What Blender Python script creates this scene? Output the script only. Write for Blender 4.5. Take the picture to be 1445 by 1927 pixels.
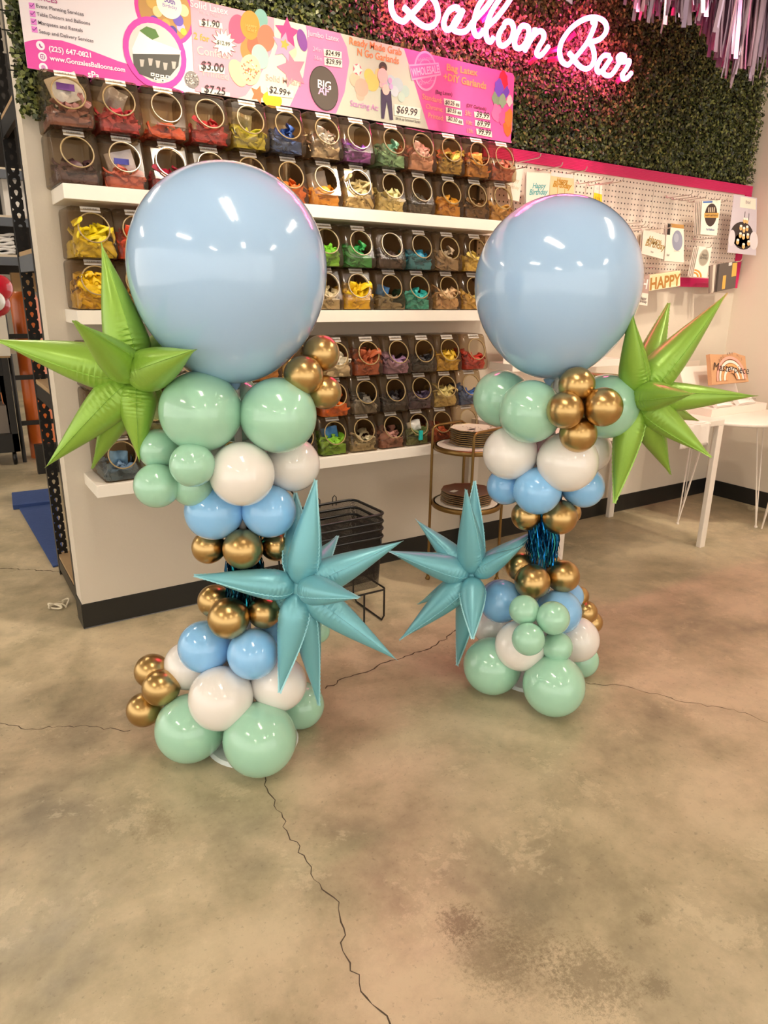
import bpy, bmesh, math, random
import numpy as np
from mathutils import Vector, Matrix
for o in list(bpy.data.objects): bpy.data.objects.remove(o)
SC = bpy.context.scene
COL = SC.collection
PI = math.pi
# ------------------------------------------------------------------ camera
W, H, F = 1445, 1927, 1322.6754
CAM = np.array([-0.435, -3.215, 1.5])
YAW, PIT, ROL = 0.57217269, 0.30214182, -0.01477203
_f = np.array([math.cos(PIT)*math.sin(YAW), math.cos(PIT)*math.cos(YAW), -math.sin(PIT)])
_r = np.cross(_f, [0, 0, 1]); _r /= np.linalg.norm(_r); _d = np.cross(_f, _r)
RIGHT = math.cos(ROL)*_r + math.sin(ROL)*_d
DOWN = -math.sin(ROL)*_r + math.cos(ROL)*_d
FWD = _f
cd = bpy.data.cameras.new('camera'); cam = bpy.data.objects.new('camera', cd); COL.objects.link(cam)
cd.sensor_fit = 'VERTICAL'; cd.sensor_height = 24; cd.lens = F/H*24; cd.clip_start = .05
m = Matrix.Identity(4)
for i in range(3):
    m[i][0] = RIGHT[i]; m[i][1] = -DOWN[i]; m[i][2] = -FWD[i]; m[i][3] = CAM[i]
cam.matrix_world = m
SC.camera = cam
# ------------------------------------------------------------------ world and exposure
SC.view_settings.view_transform = 'Standard'; SC.view_settings.look = 'None'
SC.view_settings.exposure = 1.55; SC.view_settings.gamma = 1; SC.view_settings.use_curve_mapping = False
try:
    SC.cycles.max_bounces = 7; SC.cycles.diffuse_bounces = 3; SC.cycles.glossy_bounces = 3
    SC.cycles.transparent_max_bounces = 20; SC.cycles.transmission_bounces = 2
    SC.cycles.sample_clamp_indirect = 6.0
except Exception: pass
wd = bpy.data.worlds.new('world'); SC.world = wd; wd.use_nodes = True
wb = wd.node_tree.nodes['Background']; wb.inputs[0].default_value = (1.0, .915, .82, 1); wb.inputs[1].default_value = .70
TUBE = 17.0         # strength of the ceiling tubes
SPOT = 40.0         # watts of a track spot
NEON = 14.0

# ------------------------------------------------------------------ measuring helpers
def ray(px, py): return RIGHT*((px-W/2)/F) + DOWN*((py-H/2)/F) + FWD
def onax(px, py, ax, v):
    r = ray(px, py); return CAM + (v-CAM[ax])/r[ax]*r
def onY(px, py, y): return onax(px, py, 1, y)
def onZ(px, py, z=0.): return onax(px, py, 2, z)
HF = np.array([FWD[0], FWD[1], 0]); HF /= np.linalg.norm(HF)
def at_post(base, px, py, off=0., z=None):
    """point seen at (px,py) lying OFF metres nearer than the post standing at BASE"""
    r = ray(px, py)
    t = ((np.array([base[0], base[1], 0])-CAM*np.array([1, 1, 0])) @ HF - off)/(r @ HF)
    q = CAM + t*r
    return q, t
def lin(c):
    if isinstance(c, str): c = [int(c[i:i+2], 16) for i in (0, 2, 4)]
    c = [x/255 for x in c]
    return tuple((x/12.92 if x <= .04045 else ((x+.055)/1.055)**2.4) for x in c)
# ------------------------------------------------------------------ materials
MATS = {}
def mat(name, c, rough=.5, metal=0., bump=0., bscale=60., coat=0., spec=None, var=0., vscale=3., emit=None, es=0., sss=0.):
    if name in MATS: return MATS[name]
    m = bpy.data.materials.new(name); m.use_nodes = True; MATS[name] = m
    nt = m.node_tree; b = nt.nodes['Principled BSDF']
    col = lin(c)+(1,)
    b.inputs['Base Color'].default_value = col; b.inputs['Roughness'].default_value = rough; b.inputs['Metallic'].default_value = metal
    if coat: b.inputs['Coat Weight'].default_value = coat; b.inputs['Coat Roughness'].default_value = .04
    if spec is not None: b.inputs['Specular IOR Level'].default_value = spec
    if sss: b.inputs['Subsurface Weight'].default_value = sss; b.inputs['Subsurface Radius'].default_value = (.05, .04, .03); b.inputs['Subsurface Scale'].default_value = 1
    if emit: b.inputs['Emission Color'].default_value = lin(emit)+(1,); b.inputs['Emission Strength'].default_value = es
    tc = nt.nodes.new('ShaderNodeTexCoord')
    if bump:
        n = nt.nodes.new('ShaderNodeTexNoise'); n.inputs['Scale'].default_value = bscale; n.inputs['Detail'].default_value = 3
        nt.links.new(tc.outputs['Object'], n.inputs['Vector'])
        bp = nt.nodes.new('ShaderNodeBump'); bp.inputs['Strength'].default_value = bump; bp.inputs['Distance'].default_value = .01
        nt.links.new(n.outputs['Fac'], bp.inputs['Height']); nt.links.new(bp.outputs[0], b.inputs['Normal'])
    if var:
        n = nt.nodes.new('ShaderNodeTexNoise'); n.inputs['Scale'].default_value = vscale; n.inputs['Detail'].default_value = 4
        nt.links.new(tc.outputs['Object'], n.inputs['Vector'])
        mx = nt.nodes.new('ShaderNodeMix'); mx.data_type = 'RGBA'
        mx.inputs[6].default_value = tuple(x*(1-var) for x in col[:3])+(1,); mx.inputs[7].default_value = tuple(min(1, x*(1+var)) for x in col[:3])+(1,)
        nt.links.new(n.outputs['Fac'], mx.inputs[0]); nt.links.new(mx.outputs[2], b.inputs['Base Color'])
    return m
def clear_plastic(name, tint, rough=.08, gl=1.0, haze=.04):
    m = bpy.data.materials.new(name); m.use_nodes = True; MATS[name] = m
    nt = m.node_tree; nt.nodes.remove(nt.nodes['Principled BSDF']); out = nt.nodes['Material Output']
    t = nt.nodes.new('ShaderNodeBsdfTransparent'); t.inputs[0].default_value = lin(tint)+(1,)
    g = nt.nodes.new('ShaderNodeBsdfGlossy'); g.inputs['Roughness'].default_value = rough; g.inputs[0].default_value = (gl, gl, gl, 1)
    lw = nt.nodes.new('ShaderNodeFresnel'); ge = nt.nodes.new('ShaderNodeNewGeometry'); mr = nt.nodes.new('ShaderNodeMapRange')
    mr.inputs[3].default_value = 1.45; mr.inputs[4].default_value = 1/1.45   # same reflectance on both sides of the thin wall
    nt.links.new(ge.outputs['Backfacing'], mr.inputs[0]); nt.links.new(mr.outputs[0], lw.inputs[0])
    mx = nt.nodes.new('ShaderNodeMixShader'); hz = nt.nodes.new('ShaderNodeMixShader'); df = nt.nodes.new('ShaderNodeBsdfDiffuse')
    df.inputs[0].default_value = lin('c9b8a0')+(1,); hz.inputs[0].default_value = haze; nt.links.new(t.outputs[0], hz.inputs[1]); nt.links.new(df.outputs[0], hz.inputs[2])
    nt.links.new(lw.outputs[0], mx.inputs[0]); nt.links.new(hz.outputs[0], mx.inputs[1]); nt.links.new(g.outputs[0], mx.inputs[2]); nt.links.new(mx.outputs[0], out.inputs[0])
    return m
# ------------------------------------------------------------------ mesh builder
def frame_to(v):
    v = Vector(v).normalized(); up = Vector((0, 0, 1)) if abs(v.z) < .95 else Vector((1, 0, 0))
    x = up.cross(v).normalized(); y = v.cross(x)
    return np.array([x, y, v]).T
class MB:
    def __init__(s): s.v = []; s.f = []; s.mi = []; s.mats = []; s.n = 0; s.sm = []
    def slot(s, m):
        if m not in s.mats: s.mats.append(m)
        return s.mats.index(m)
    def add(s, v, f, m, smooth=False):
        v = np.asarray(v, float).reshape(-1, 3); k = s.slot(m)
        s.v.append(v); s.f += [tuple(int(i)+s.n for i in q) for q in f]; s.mi += [k]*len(f); s.sm += [smooth]*len(f); s.n += len(v)
        return s
    def box(s, lo, hi, m, M=None):
        x0, y0, z0 = lo; x1, y1, z1 = hi
        v = np.array([(x0,y0,z0),(x1,y0,z0),(x1,y1,z0),(x0,y1,z0),(x0,y0,z1),(x1,y0,z1),(x1,y1,z1),(x0,y1,z1)], float)
        if M is not None: v = v @ np.array(M).T
        return s.add(v, [(0,3,2,1),(4,5,6,7),(0,1,5,4),(1,2,6,5),(2,3,7,6),(3,0,4,7)], m)
    def prism(s, poly, d0, d1, m, ax=1, smooth=False):
        """poly: 2-D outline in the two other axes, extruded along axis ax"""
        n = len(poly); v = []
        for d in (d0, d1):
            for a, b in poly:
                q = [a, b]; q.insert(ax, d); v.append(q)
        return s.add(v, [tuple(range(n)), tuple(range(2*n-1, n-1, -1))]+[(i, (i+1) % n, n+(i+1) % n, n+i) for i in range(n)], m, smooth)
    def tube(s, pts, r, m, n=8, closed=False, caps=True):
        pts = [np.array(p, float) for p in pts]; k = len(pts); v = []
        if np.isscalar(r): r = [r]*k
        prev = None
        for i, p in enumerate(pts):
            if closed: t = pts[(i+1) % k]-pts[i-1]
            else: t = pts[min(i+1, k-1)]-pts[max(i-1, 0)]
            t = t/(np.linalg.norm(t)+1e-12)
            if prev is None: A = frame_to(t); x = A[:, 0]
            else: x = prev-t*(prev@t); x /= (np.linalg.norm(x)+1e-12)
            y = np.cross(t, x); prev = x
            for j in range(n):
                a = 2*PI*j/n; v.append(p+r[i]*(math.cos(a)*x+math.sin(a)*y))
        f = []
        for i in range(k if closed else k-1):
            a = i*n; b = ((i+1) % k)*n
            f += [(a+j, a+(j+1) % n, b+(j+1) % n, b+j) for j in range(n)]
        if caps and not closed: f += [tuple(range(n-1, -1, -1)), tuple(range((k-1)*n, k*n))]
        return s.add(v, f, m, True)
    def cyl(s, p0, p1, r, m, n=24, r1=None): return s.tube([p0, p1], [r, r if r1 is None else r1], m, n)
    def lathe(s, prof, m, n=24, c=(0, 0, 0), M=None, smooth=True, sx=1., sy=1., caps=True):
        v = []
        for r, z in prof:
            for j in range(n):
                a = 2*PI*j/n; v.append((r*math.cos(a)*sx, r*math.sin(a)*sy, z))
        v = np.array(v)
        if M is not None: v = v @ np.array(M).T
        v = v+np.array(c)
        f = [(i*n+j, i*n+(j+1) % n, (i+1)*n+(j+1) % n, (i+1)*n+j) for i in range(len(prof)-1) for j in range(n)]
        if caps and prof[0][0] > 1e-5: f.append(tuple(range(n-1, -1, -1)))
        if caps and prof[-1][0] > 1e-5: f.append(tuple(range((len(prof)-1)*n, len(prof)*n)))
        return s.add(v, f, m, smooth)
    def text(s, txt, m, M, size=1., bold=0., shear=0., align='LEFT', width=None, height=None):
        """lettering in the plane given by matrix M (columns: along, up, out, origin)"""
        v, f, w = glyphs(txt, bold, shear)
        if len(v) == 0: return s
        v = v.copy()
        kx = size if width is None else width/w
        ky = size if height is None else height/.72
        if width is not None and height is None: ky = kx
        v[:, 0] *= kx; v[:, 1] *= ky
        if align == 'CENTER': v[:, 0] -= w*kx/2
        M = np.array(M)
        q = v[:, :1]*M[:, 0]+v[:, 1:2]*M[:, 1]+M[:, 3]
        return s.add(q, f, m)
    def build(s, name, parent=None, loc=None, label=None, cat=None, group=None, kind=None, rot=None):
        me = bpy.data.meshes.new(name)
        v = np.concatenate(s.v) if s.v else np.zeros((0, 3))
        me.from_pydata(v.tolist(), [], s.f)
        for m in s.mats: me.materials.append(m)
        me.polygons.foreach_set('material_index', s.mi); me.polygons.foreach_set('use_smooth', s.sm); me.update()
        if any(s.sm): me.set_sharp_from_angle(angle=math.radians(48))
        o = bpy.data.objects.new(name, me); COL.objects.link(o)
        if loc is not None: o.location = loc
        if rot is not None: o.rotation_euler = rot
        if parent is not None: o.parent = parent
        tag(o, label, cat, group, kind)
        return o
_G = {}
def glyphs(txt, bold, shear):
    k = (txt, bold, shear)
    if k in _G: return _G[k]
    cu = bpy.data.curves.new('t', 'FONT'); cu.body = txt; cu.size = 1; cu.resolution_u = 3; cu.fill_mode = 'FRONT'; cu.offset = bold; cu.shear = shear
    o = bpy.data.objects.new('t', cu); COL.objects.link(o)
    bpy.context.view_layer.update()
    me = bpy.data.meshes.new_from_object(o.evaluated_get(bpy.context.evaluated_depsgraph_get()))
    v = np.array([x.co[:] for x in me.vertices]) if len(me.vertices) else np.zeros((0, 3)); f = [tuple(p.vertices) for p in me.polygons]
    w = v[:, 0].max() if len(v) else 1
    bpy.data.objects.remove(o); bpy.data.meshes.remove(me); bpy.data.curves.remove(cu)
    _G[k] = (v, f, w); return _G[k]
def tag(o, label=None, cat=None, group=None, kind=None):
    if label: o['label'] = label
    if cat: o['category'] = cat
    if group: o['group'] = group
    if kind: o['kind'] = kind
    return o
def thing(name, label, cat, loc=(0, 0, 0), group=None, kind=None):
    o = bpy.data.objects.new(name, None); COL.objects.link(o); o.location = loc; o.empty_display_size = .05
    return tag(o, label, cat, group, kind)
def soften(o, w, seg=2):
    b = o.modifiers.new('b', 'BEVEL'); b.width = w; b.segments = seg; b.limit_method = 'ANGLE'; b.angle_limit = .6
    return o
rnd = random.Random(7)

# ================================================================== SETTING
XC = 4.70   # room corner
def concrete():
    m = bpy.data.materials.new('polished_concrete'); m.use_nodes = True; nt = m.node_tree; b = nt.nodes['Principled BSDF']; L = nt.links
    tc = nt.nodes.new('ShaderNodeTexCoord')
    def noise(sc, det=5, rough=.6, dist=0.):
        n = nt.nodes.new('ShaderNodeTexNoise'); n.inputs['Scale'].default_value = sc; n.inputs['Detail'].default_value = det; n.inputs['Roughness'].default_value = rough; n.inputs['Distortion'].default_value = dist
        L.new(tc.outputs['Object'], n.inputs['Vector']); return n
    def ramp(src, stops):
        r = nt.nodes.new('ShaderNodeValToRGB'); e = r.color_ramp.elements
        while len(e) < len(stops): e.new(.5)
        for i, (p, c) in enumerate(stops): e[i].position = p; e[i].color = c if len(c) == 4 else c+(1,)
        L.new(src, r.inputs[0]); return r
    def mix(a, bb, fac, mode='MIX'):
        x = nt.nodes.new('ShaderNodeMix'); x.data_type = 'RGBA'; x.blend_type = mode
        for s_, v in ((6, a), (7, bb), (0, fac)):
            if hasattr(v, 'links'): L.new(v, x.inputs[s_])
            else: x.inputs[s_].default_value = v
        return x.outputs[2]
    n1 = noise(1.7, 9, .66, .15); n2 = noise(7, 7, .72); n3 = noise(55, 4, .7); n4 = noise(4.2, 9, .78, .2)
    base = ramp(n1.outputs['Fac'], [(.32, lin('8d836a')), (.45, lin('ae a182'.replace(' ', ''))), (.58, lin('cbbb9b'))]).outputs[0]
    c = mix(base, ramp(n2.outputs['Fac'], [(.3, (.55, .55, .54)), (.55, (1, 1, 1)), (.75, (1.0, 1.0, 1.0))]).outputs[0], .45, 'MULTIPLY')
    pale = ramp(n4.outputs['Fac'], [(.56, (0, 0, 0)), (.61, (1, 1, 1))]).outputs[0]
    pf = nt.nodes.new('ShaderNodeMath'); pf.operation = 'MULTIPLY'; pf.inputs[1].default_value = .42; L.new(pale, pf.inputs[0])
    c = mix(c, lin('d8c9a8')+(1,), pf.outputs[0])
    sp = ramp(n3.outputs['Fac'], [(.33, (0.2, .2, .2)), (.40, (1, 1, 1))]).outputs[0]
    c = mix(c, sp, .30, 'MULTIPLY')
    # dark worn patches near the viewer (stains of their own shape)
    geo = nt.nodes.new('ShaderNodeNewGeometry')
    for (px, py, rad, amt) in ((868, 1738, .07, .75), (990, 1765, .10, .35), (1110, 1840, .12, .6), (930, 1800, .12, .45), (1235, 1855, .04, .6), (1215, 1730, .03, .5), (290, 1555, .08, .35), (1000, 1840, .12, .25)):
        p = onZ(px, py)
        vm = nt.nodes.new('ShaderNodeVectorMath'); vm.operation = 'DISTANCE'; vm.inputs[1].default_value = tuple(p); L.new(geo.outputs['Position'], vm.inputs[0])
        mr = nt.nodes.new('ShaderNodeMapRange'); mr.inputs[1].default_value = rad*1.5; mr.inputs[2].default_value = 0.; mr.inputs[3].default_value = 0; mr.inputs[4].default_value = 1; L.new(vm.outputs['Value'], mr.inputs[0])
        n5 = noise(70, 8, .9)
        ad = nt.nodes.new('ShaderNodeMath'); ad.operation = 'MULTIPLY_ADD'; L.new(mr.outputs[0], ad.inputs[0]); ad.inputs[1].default_value = .30; L.new(n5.outputs['Fac'], ad.inputs[2])
        rr = ramp(ad.outputs[0], [(.62, (0, 0, 0)), (.74, (1, 1, 1))])
        mm = nt.nodes.new('ShaderNodeMath'); mm.operation = 'MULTIPLY'; mm.inputs[1].default_value = amt; L.new(rr.outputs[0], mm.inputs[0])
        gt = nt.nodes.new('ShaderNodeMath'); gt.operation = 'MULTIPLY'; L.new(mm.outputs[0], gt.inputs[0])
        mr2 = nt.nodes.new('ShaderNodeMapRange'); mr2.inputs[1].default_value = rad*1.5; mr2.inputs[2].default_value = rad*.9; L.new(vm.outputs['Value'], mr2.inputs[0]); L.new(mr2.outputs[0], gt.inputs[1])
        c = mix(c, lin('6e6146')+(1,), gt.outputs[0])
    L.new(c, b.inputs['Base Color'])
    rr = ramp(n2.outputs['Fac'], [(.3, (.30,)*3), (.7, (.46,)*3)]); L.new(rr.outputs[0], b.inputs['Roughness'])
    b.inputs['Specular IOR Level'].default_value = .6
    bp = nt.nodes.new('ShaderNodeBump'); bp.inputs['Strength'].default_value = .10; bp.inputs['Distance'].default_value = .01
    L.new(n2.outputs['Fac'], bp.inputs['Height']); L.new(bp.outputs[0], b.inputs['Normal'])
    return m
floor = MB().add([(-7, -9, 0), (XC, -9, 0), (XC, 9, 0), (-7, 9, 0)], [(0, 1, 2, 3)], concrete()).build('floor', kind='structure')
crackm = mat('crack_dark', '54483a', .9)
def crack(pts, w=.0022, seed=1):
    R = random.Random(seed); P = [onZ(*p) for p in pts]; out = []
    for a, b in zip(P[:-1], P[1:]):
        n = max(2, int(np.linalg.norm(b-a)/.018))
        d = (b-a)/np.linalg.norm(b-a); nrm = np.array([-d[1], d[0], 0])
        for i in range(n): out.append(a+(b-a)*i/n+nrm*R.uniform(-.009, .009)*(i > 0))
    out.append(P[-1]); v = []; k = len(out)
    for i, p in enumerate(out):
        d = out[min(i+1, k-1)]-out[max(i-1, 0)]; d /= np.linalg.norm(d); nrm = np.array([-d[1], d[0], 0]); ww = w*R.uniform(.4, 1.3)
        v += [p+nrm*ww+[0, 0, .0006], p-nrm*ww+[0, 0, .0006]]
    f = [(2*i, 2*i+1, 2*i+3, 2*i+2) for i in range(k-1)]
    MB().add(v, f, crackm).build('crack', floor)
crack([(493, 1455), (505, 1492), (530, 1530), (543, 1572), (572, 1610), (585, 1645), (638, 1698), (650, 1760), (645, 1790), (676, 1850), (700, 1890), (735, 1930)], .0017, 1)
crack([(612, 1296), (650, 1275), (690, 1265), (735, 1243), (795, 1225), (835, 1205), (865, 1182)], .003, 2)
crack([(0, 1361), (60, 1372), (150, 1366), (245, 1375)], .0016, 3)
crack([(1102, 1285), (1180, 1292), (1290, 1322), (1380, 1335), (1445, 1360)], .0016, 4)
crack([(0, 1070), (45, 1072), (120, 1075)], .003, 5)
wallm = mat('painted_wall', 'd6ccbb', .75, bump=.05, bscale=90, var=.03)
wallr = mat('painted_wall_warm', 'dccfbd', .75, bump=.05, bscale=90, var=.03)
black = mat('rubber_black', '1c1b18', .38)
MB().box((0, 0, 0), (XC+.15, .13, 3.6), wallm).build('wall_back', kind='structure')
MB().box((XC, -9, 0), (XC+.15, 0, 3.6), wallr).build('wall_right', kind='structure')
mb = MB()
mb.prism([(-.012, 0), (-.008, .004), (-.004, .118), (0, .12), (0, 0)], -.004, XC, black, ax=0)
soften(mb.build('baseboard_back', kind='structure'), .001, 1)
MB().box((-.006, -.008, 0), (0, .13, .12), black).build('baseboard_end', kind='structure')
MB().box((XC-.008, -9, 0), (XC, -.004, .12), black).build('baseboard_right', kind='structure')
ceilm = mat('ceiling_tile', 'c9c1b4', .9)
MB().box((-7, -9, 3.6), (XC+.15, 9, 3.7), ceilm).build('ceiling', kind='structure')
dark = mat('dark_warehouse_wall', '8b8376', .8, var=.1)
MB().box((-7, 8.85, 0), (6, 9, 3.6), dark).build('wall_far', kind='structure')

# ------------------------------------------------------------------ ceiling lights
tubem = mat('fluorescent_tube', 'ffffff', .5, emit='fff3e4', es=TUBE)
fixm = mat('fixture_white', 'd8d4cc', .5)
def troffer(x, y, label, along='y', L=1.2):
    t = thing('ceiling_light', label, 'ceiling light', (x, y, 3.5), 'fluorescent ceiling lights')
    f = MB()
    def bx(a, b): 
        if along == 'y': return a, b
        return (a[1], a[0], a[2]), (b[1], b[0], b[2])
    f.box(*bx((-.2, -L/2-.03, .06), (.2, L/2+.03, .1)), fixm); f.box(*bx((-.2, -L/2-.03, 0), (-.185, L/2+.03, .06)), fixm); f.box(*bx((.185, -L/2-.03, 0), (.2, L/2+.03, .06)), fixm)
    f.build('housing', t)
    for s in (-.09, .09):
        a, b = bx((s, -L/2, .02), (s, L/2, .02))
        MB().cyl(a, b, .019, tubem, 8).build('tube_lamp', t)
for i, (x, y, al) in enumerate([(0.03, -2.4, 'y'), (3.15, -2.25, 'y'), (0.03, -6.0, 'y'), (3.15, -6.0, 'y'), (-3.2, -2.4, 'y'), (-3.2, -6.0, 'y'), (-.3, 1.9, 'x'), (-.8, 5.5, 'x'), (-3.4, 2.6, 'x')]):
    troffer(x, y, ['twin tube ceiling light above the left balloon column', 'twin tube ceiling light above the right balloon column', 'twin tube ceiling light behind the viewer on the left', 'twin tube ceiling light behind the viewer on the right', 'twin tube ceiling light over the open floor at far left', 'twin tube ceiling light over the rear left floor', 'twin tube ceiling light over the storage racks behind the partition', 'twin tube ceiling light deep in the storage area', 'twin tube ceiling light left of the storage racks'][i], al)
spotb = mat('spot_housing', '2a2a2a', .4)
def track_spot(loc, tgt, label, w=SPOT, ang=62, col=(1, .84, .66)):
    loc = Vector(loc); t = thing('track_light', label, 'spotlight', loc, 'ceiling spotlights aimed at the wall')
    d = (Vector(tgt)-loc).normalized(); A = frame_to(d)
    MB().lathe([(.028, -.12), (.03, -.11), (.034, 0), (.045, .04), (.04, .035)], spotb, 16, M=A).tube([(0, 0, 0), (0, 0, .2)], .008, spotb, 6).build('lamp_head', t)
    L = bpy.data.lights.new('lamp', 'SPOT'); L.energy = w; L.color = col; L.spot_size = math.radians(ang); L.spot_blend = .7; L.shadow_soft_size = .04
    lo = bpy.data.objects.new('lamp', L); COL.objects.link(lo); lo.parent = t; lo.location = d*.05
    lo.rotation_euler = d.to_track_quat('-Z', 'Y').to_euler()
track_spot((1.30, -.95, 3.4), (.95, 0, 2.3), 'ceiling spotlight aimed at the middle of the price banner', SPOT*.55, 48)
track_spot((1.0, -1.5, 3.4), (.5, -.1, 1.3), 'ceiling spotlight aimed at the left shelves')
track_spot((2.3, -1.5, 3.4), (1.8, -.1, 1.4), 'ceiling spotlight aimed at the right end of the shelves')
track_spot((3.0, -1.55, 3.4), (3.6, 0, 1.3), 'ceiling spotlight aimed at the pegboard', SPOT*1.0)
track_spot((3.6, -2.0, 3.4), (4.6, -.5, .9), 'ceiling spotlight aimed at the shirt display', SPOT*1.15)

# ------------------------------------------------------------------ shelves
white = mat('shelf_white', 'efe9dd', .35, bump=.01)
SH = [1.862, 1.420, .733]
for z, lab in zip(SH, ['white floating shelf directly below the price banner', 'white floating shelf in the middle between two others', 'white floating shelf lowest on the wall']):
    soften(MB().box((.072, -.262, z-.052), (2.2, 0.0, z), white).build('floating_shelf', label=lab, cat='shelf', group='white wall shelves of balloon jars'), .0015, 1)

# ------------------------------------------------------------------ jars
jarm = clear_plastic('jar_plastic', 'dfd3c0', .12, .55)
jarback = clear_plastic('jar_plastic_back', 'a39380', .2)
rimm = mat('jar_rim', 'a38c60', .2, spec=.8)
labm = mat('paper_label', 'f0ebe2', .7)
inkm = mat('ink', '3c3a44', .6)
JW, JH = .081, .187
SIDE = [(-.004, 0), (-.236, 0), (-.246, .010), (-.246, .046), (-.200, .176), (-.188, JH), (-.020, JH), (-.004, JH-.012)]
def jar_meshes():
    b = MB(); ch = .014
    n = len(SIDE); cx = -.125; cz = JH/2
    rings = []
    for x, k in ((-JW, .90), (-JW+ch*.3, .965), (-JW+ch, 1.), (JW-ch, 1.), (JW-ch*.3, .965), (JW, .90)):
        rings.append([(x, cx+(y-cx)*k, cz+(z-cz)*k) for y, z in SIDE])
    v = np.array(rings).reshape(-1, 3)
    # face index 3 of the outline (knee to upper front) carries the opening
    f = []
    for i in range(5):
        for j in range(n):
            if i == 2 and j == 3: continue
            f.append((i*n+j, i*n+(j+1) % n, (i+1)*n+(j+1) % n, (i+1)*n+j))
    f += [tuple(range(n-1, -1, -1)), tuple(range(5*n, 6*n))]
    b.add(v, f, jarm, True)
    p0 = np.array([0, -.246, .046]); p1 = np.array([0, -.200, .176])
    up = (p1-p0)/np.linalg.norm(p1-p0); out = np.cross([1, 0, 0], up); c = (p0+p1)/2-up*.004
    N = 32; R0 = .0565; hw = JW-ch; hh = np.linalg.norm(p1-p0)/2
    outer = []; inner = []; lip = []
    for j in range(N):
        a = 2*PI*j/N; ca, sa = math.cos(a), math.sin(a)
        k = min(hw/abs(ca) if abs(ca) > 1e-6 else 9, (hh-(-0.004 if sa > 0 else .004))/abs(sa) if abs(sa) > 1e-6 else 9)
        outer.append(c+np.array([ca*k, 0, 0])+up*sa*k)
        rr = min(R0, k-.001)
        inner.append(c+np.array([ca*R0*.99, 0, 0])+up*sa*R0*.99); 
        lip.append(inner[-1]+out*(-.012 if out[1] < 0 else .012)*-1)
    if out[1] > 0: out = -out
    lip = [q+out*.010 for q in inner]
    f = [(j, (j+1) % N, N+(j+1) % N, N+j) for j in range(N)]+[(N+j, N+(j+1) % N, 2*N+(j+1) % N, 2*N+j) for j in range(N)]
    b.add(outer+inner+lip, f, jarm, True)
    body = b
    r = MB().tube([q for q in lip], .0028, rimm, 6, closed=True)
    l = MB()
    q0 = np.array([0, -.2005, .1765]); d = np.array([0, .015, .015]); d /= np.linalg.norm(d); nn = np.array([0, -.707, .707])
    w = .036
    l.add([q0+np.array([-w, 0, 0])+nn*.0012-up*.012, q0+np.array([w, 0, 0])+nn*.0012-up*.012, q0+np.array([w, 0, 0])+nn*.0012+d*.012, q0+np.array([-w, 0, 0])+nn*.0012+d*.012], [(0, 1, 2, 3)], labm)
    R = random.Random(3); x = -w*.7
    while x < w*.7:
        a = R.uniform(.002, .005)
        l.add([q0+np.array([x, 0, 0])+nn*.0018-up*.003, q0+np.array([x+.0012, 0, 0])+nn*.0018-up*.003, q0+np.array([x+.0015, 0, 0])+nn*.0018+d*a, q0+np.array([x+.0003, 0, 0])+nn*.0018+d*a], [(0, 1, 2, 3)], inkm)
        x += R.uniform(.0022, .005)
    return body, r, l
jb, jr, jl = jar_meshes()
def loose_balloon(mb, R, c, m, s=1.):
    """one uninflated balloon: flat pear with a rolled neck, slightly folded"""
    L = .055*s; w = .019*s; th = .004*s
    a = Matrix.Rotation(R.uniform(0, 2*PI), 3, 'Z') @ Matrix.Rotation(R.uniform(-.7, .7), 3, 'Y') @ Matrix.Rotation(R.uniform(-.9, .9), 3, 'X')
    a = np.array(a); k = 9; n = 8; v = []; bend = R.uniform(-.02, .02)*s
    for i in range(k):
        t = i/(k-1)
        ww = w*(math.sin(PI*min(1, t*1.25))**.6 if t < .62 else max(.23, math.sin(PI*.775)**.6*(1-(t-.62)/.2)))
        if i == k-1: ww = w*.36
        if i == 0: ww = w*.05
        tt = th if t < .6 else max(th*.8, ww*.8)
        for j in range(n):
            q = 2*PI*j/n
            v.append((t*L-L/2, ww*math.cos(q), tt*math.sin(q)*(1+.5*math.sin(5*q+t*7))+bend*math.sin(PI*t)))
    v = np.array(v) @ a.T+np.array(c)
    v[:, 0] = np.clip(v[:, 0], -JW+.006, JW-.006); v[:, 1] = np.clip(v[:, 1], -.238, -.012); v[:, 2] = np.maximum(v[:, 2], .005)
    f = [(i*n+j, i*n+(j+1) % n, (i+1)*n+(j+1) % n, (i+1)*n+j) for i in range(k-1) for j in range(n)]+[tuple(range(n-1, -1, -1))]
    mb.add(v, f, m, True)
PILES = {}
dummy = mat('latex_dummy', '888888', .45)
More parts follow.
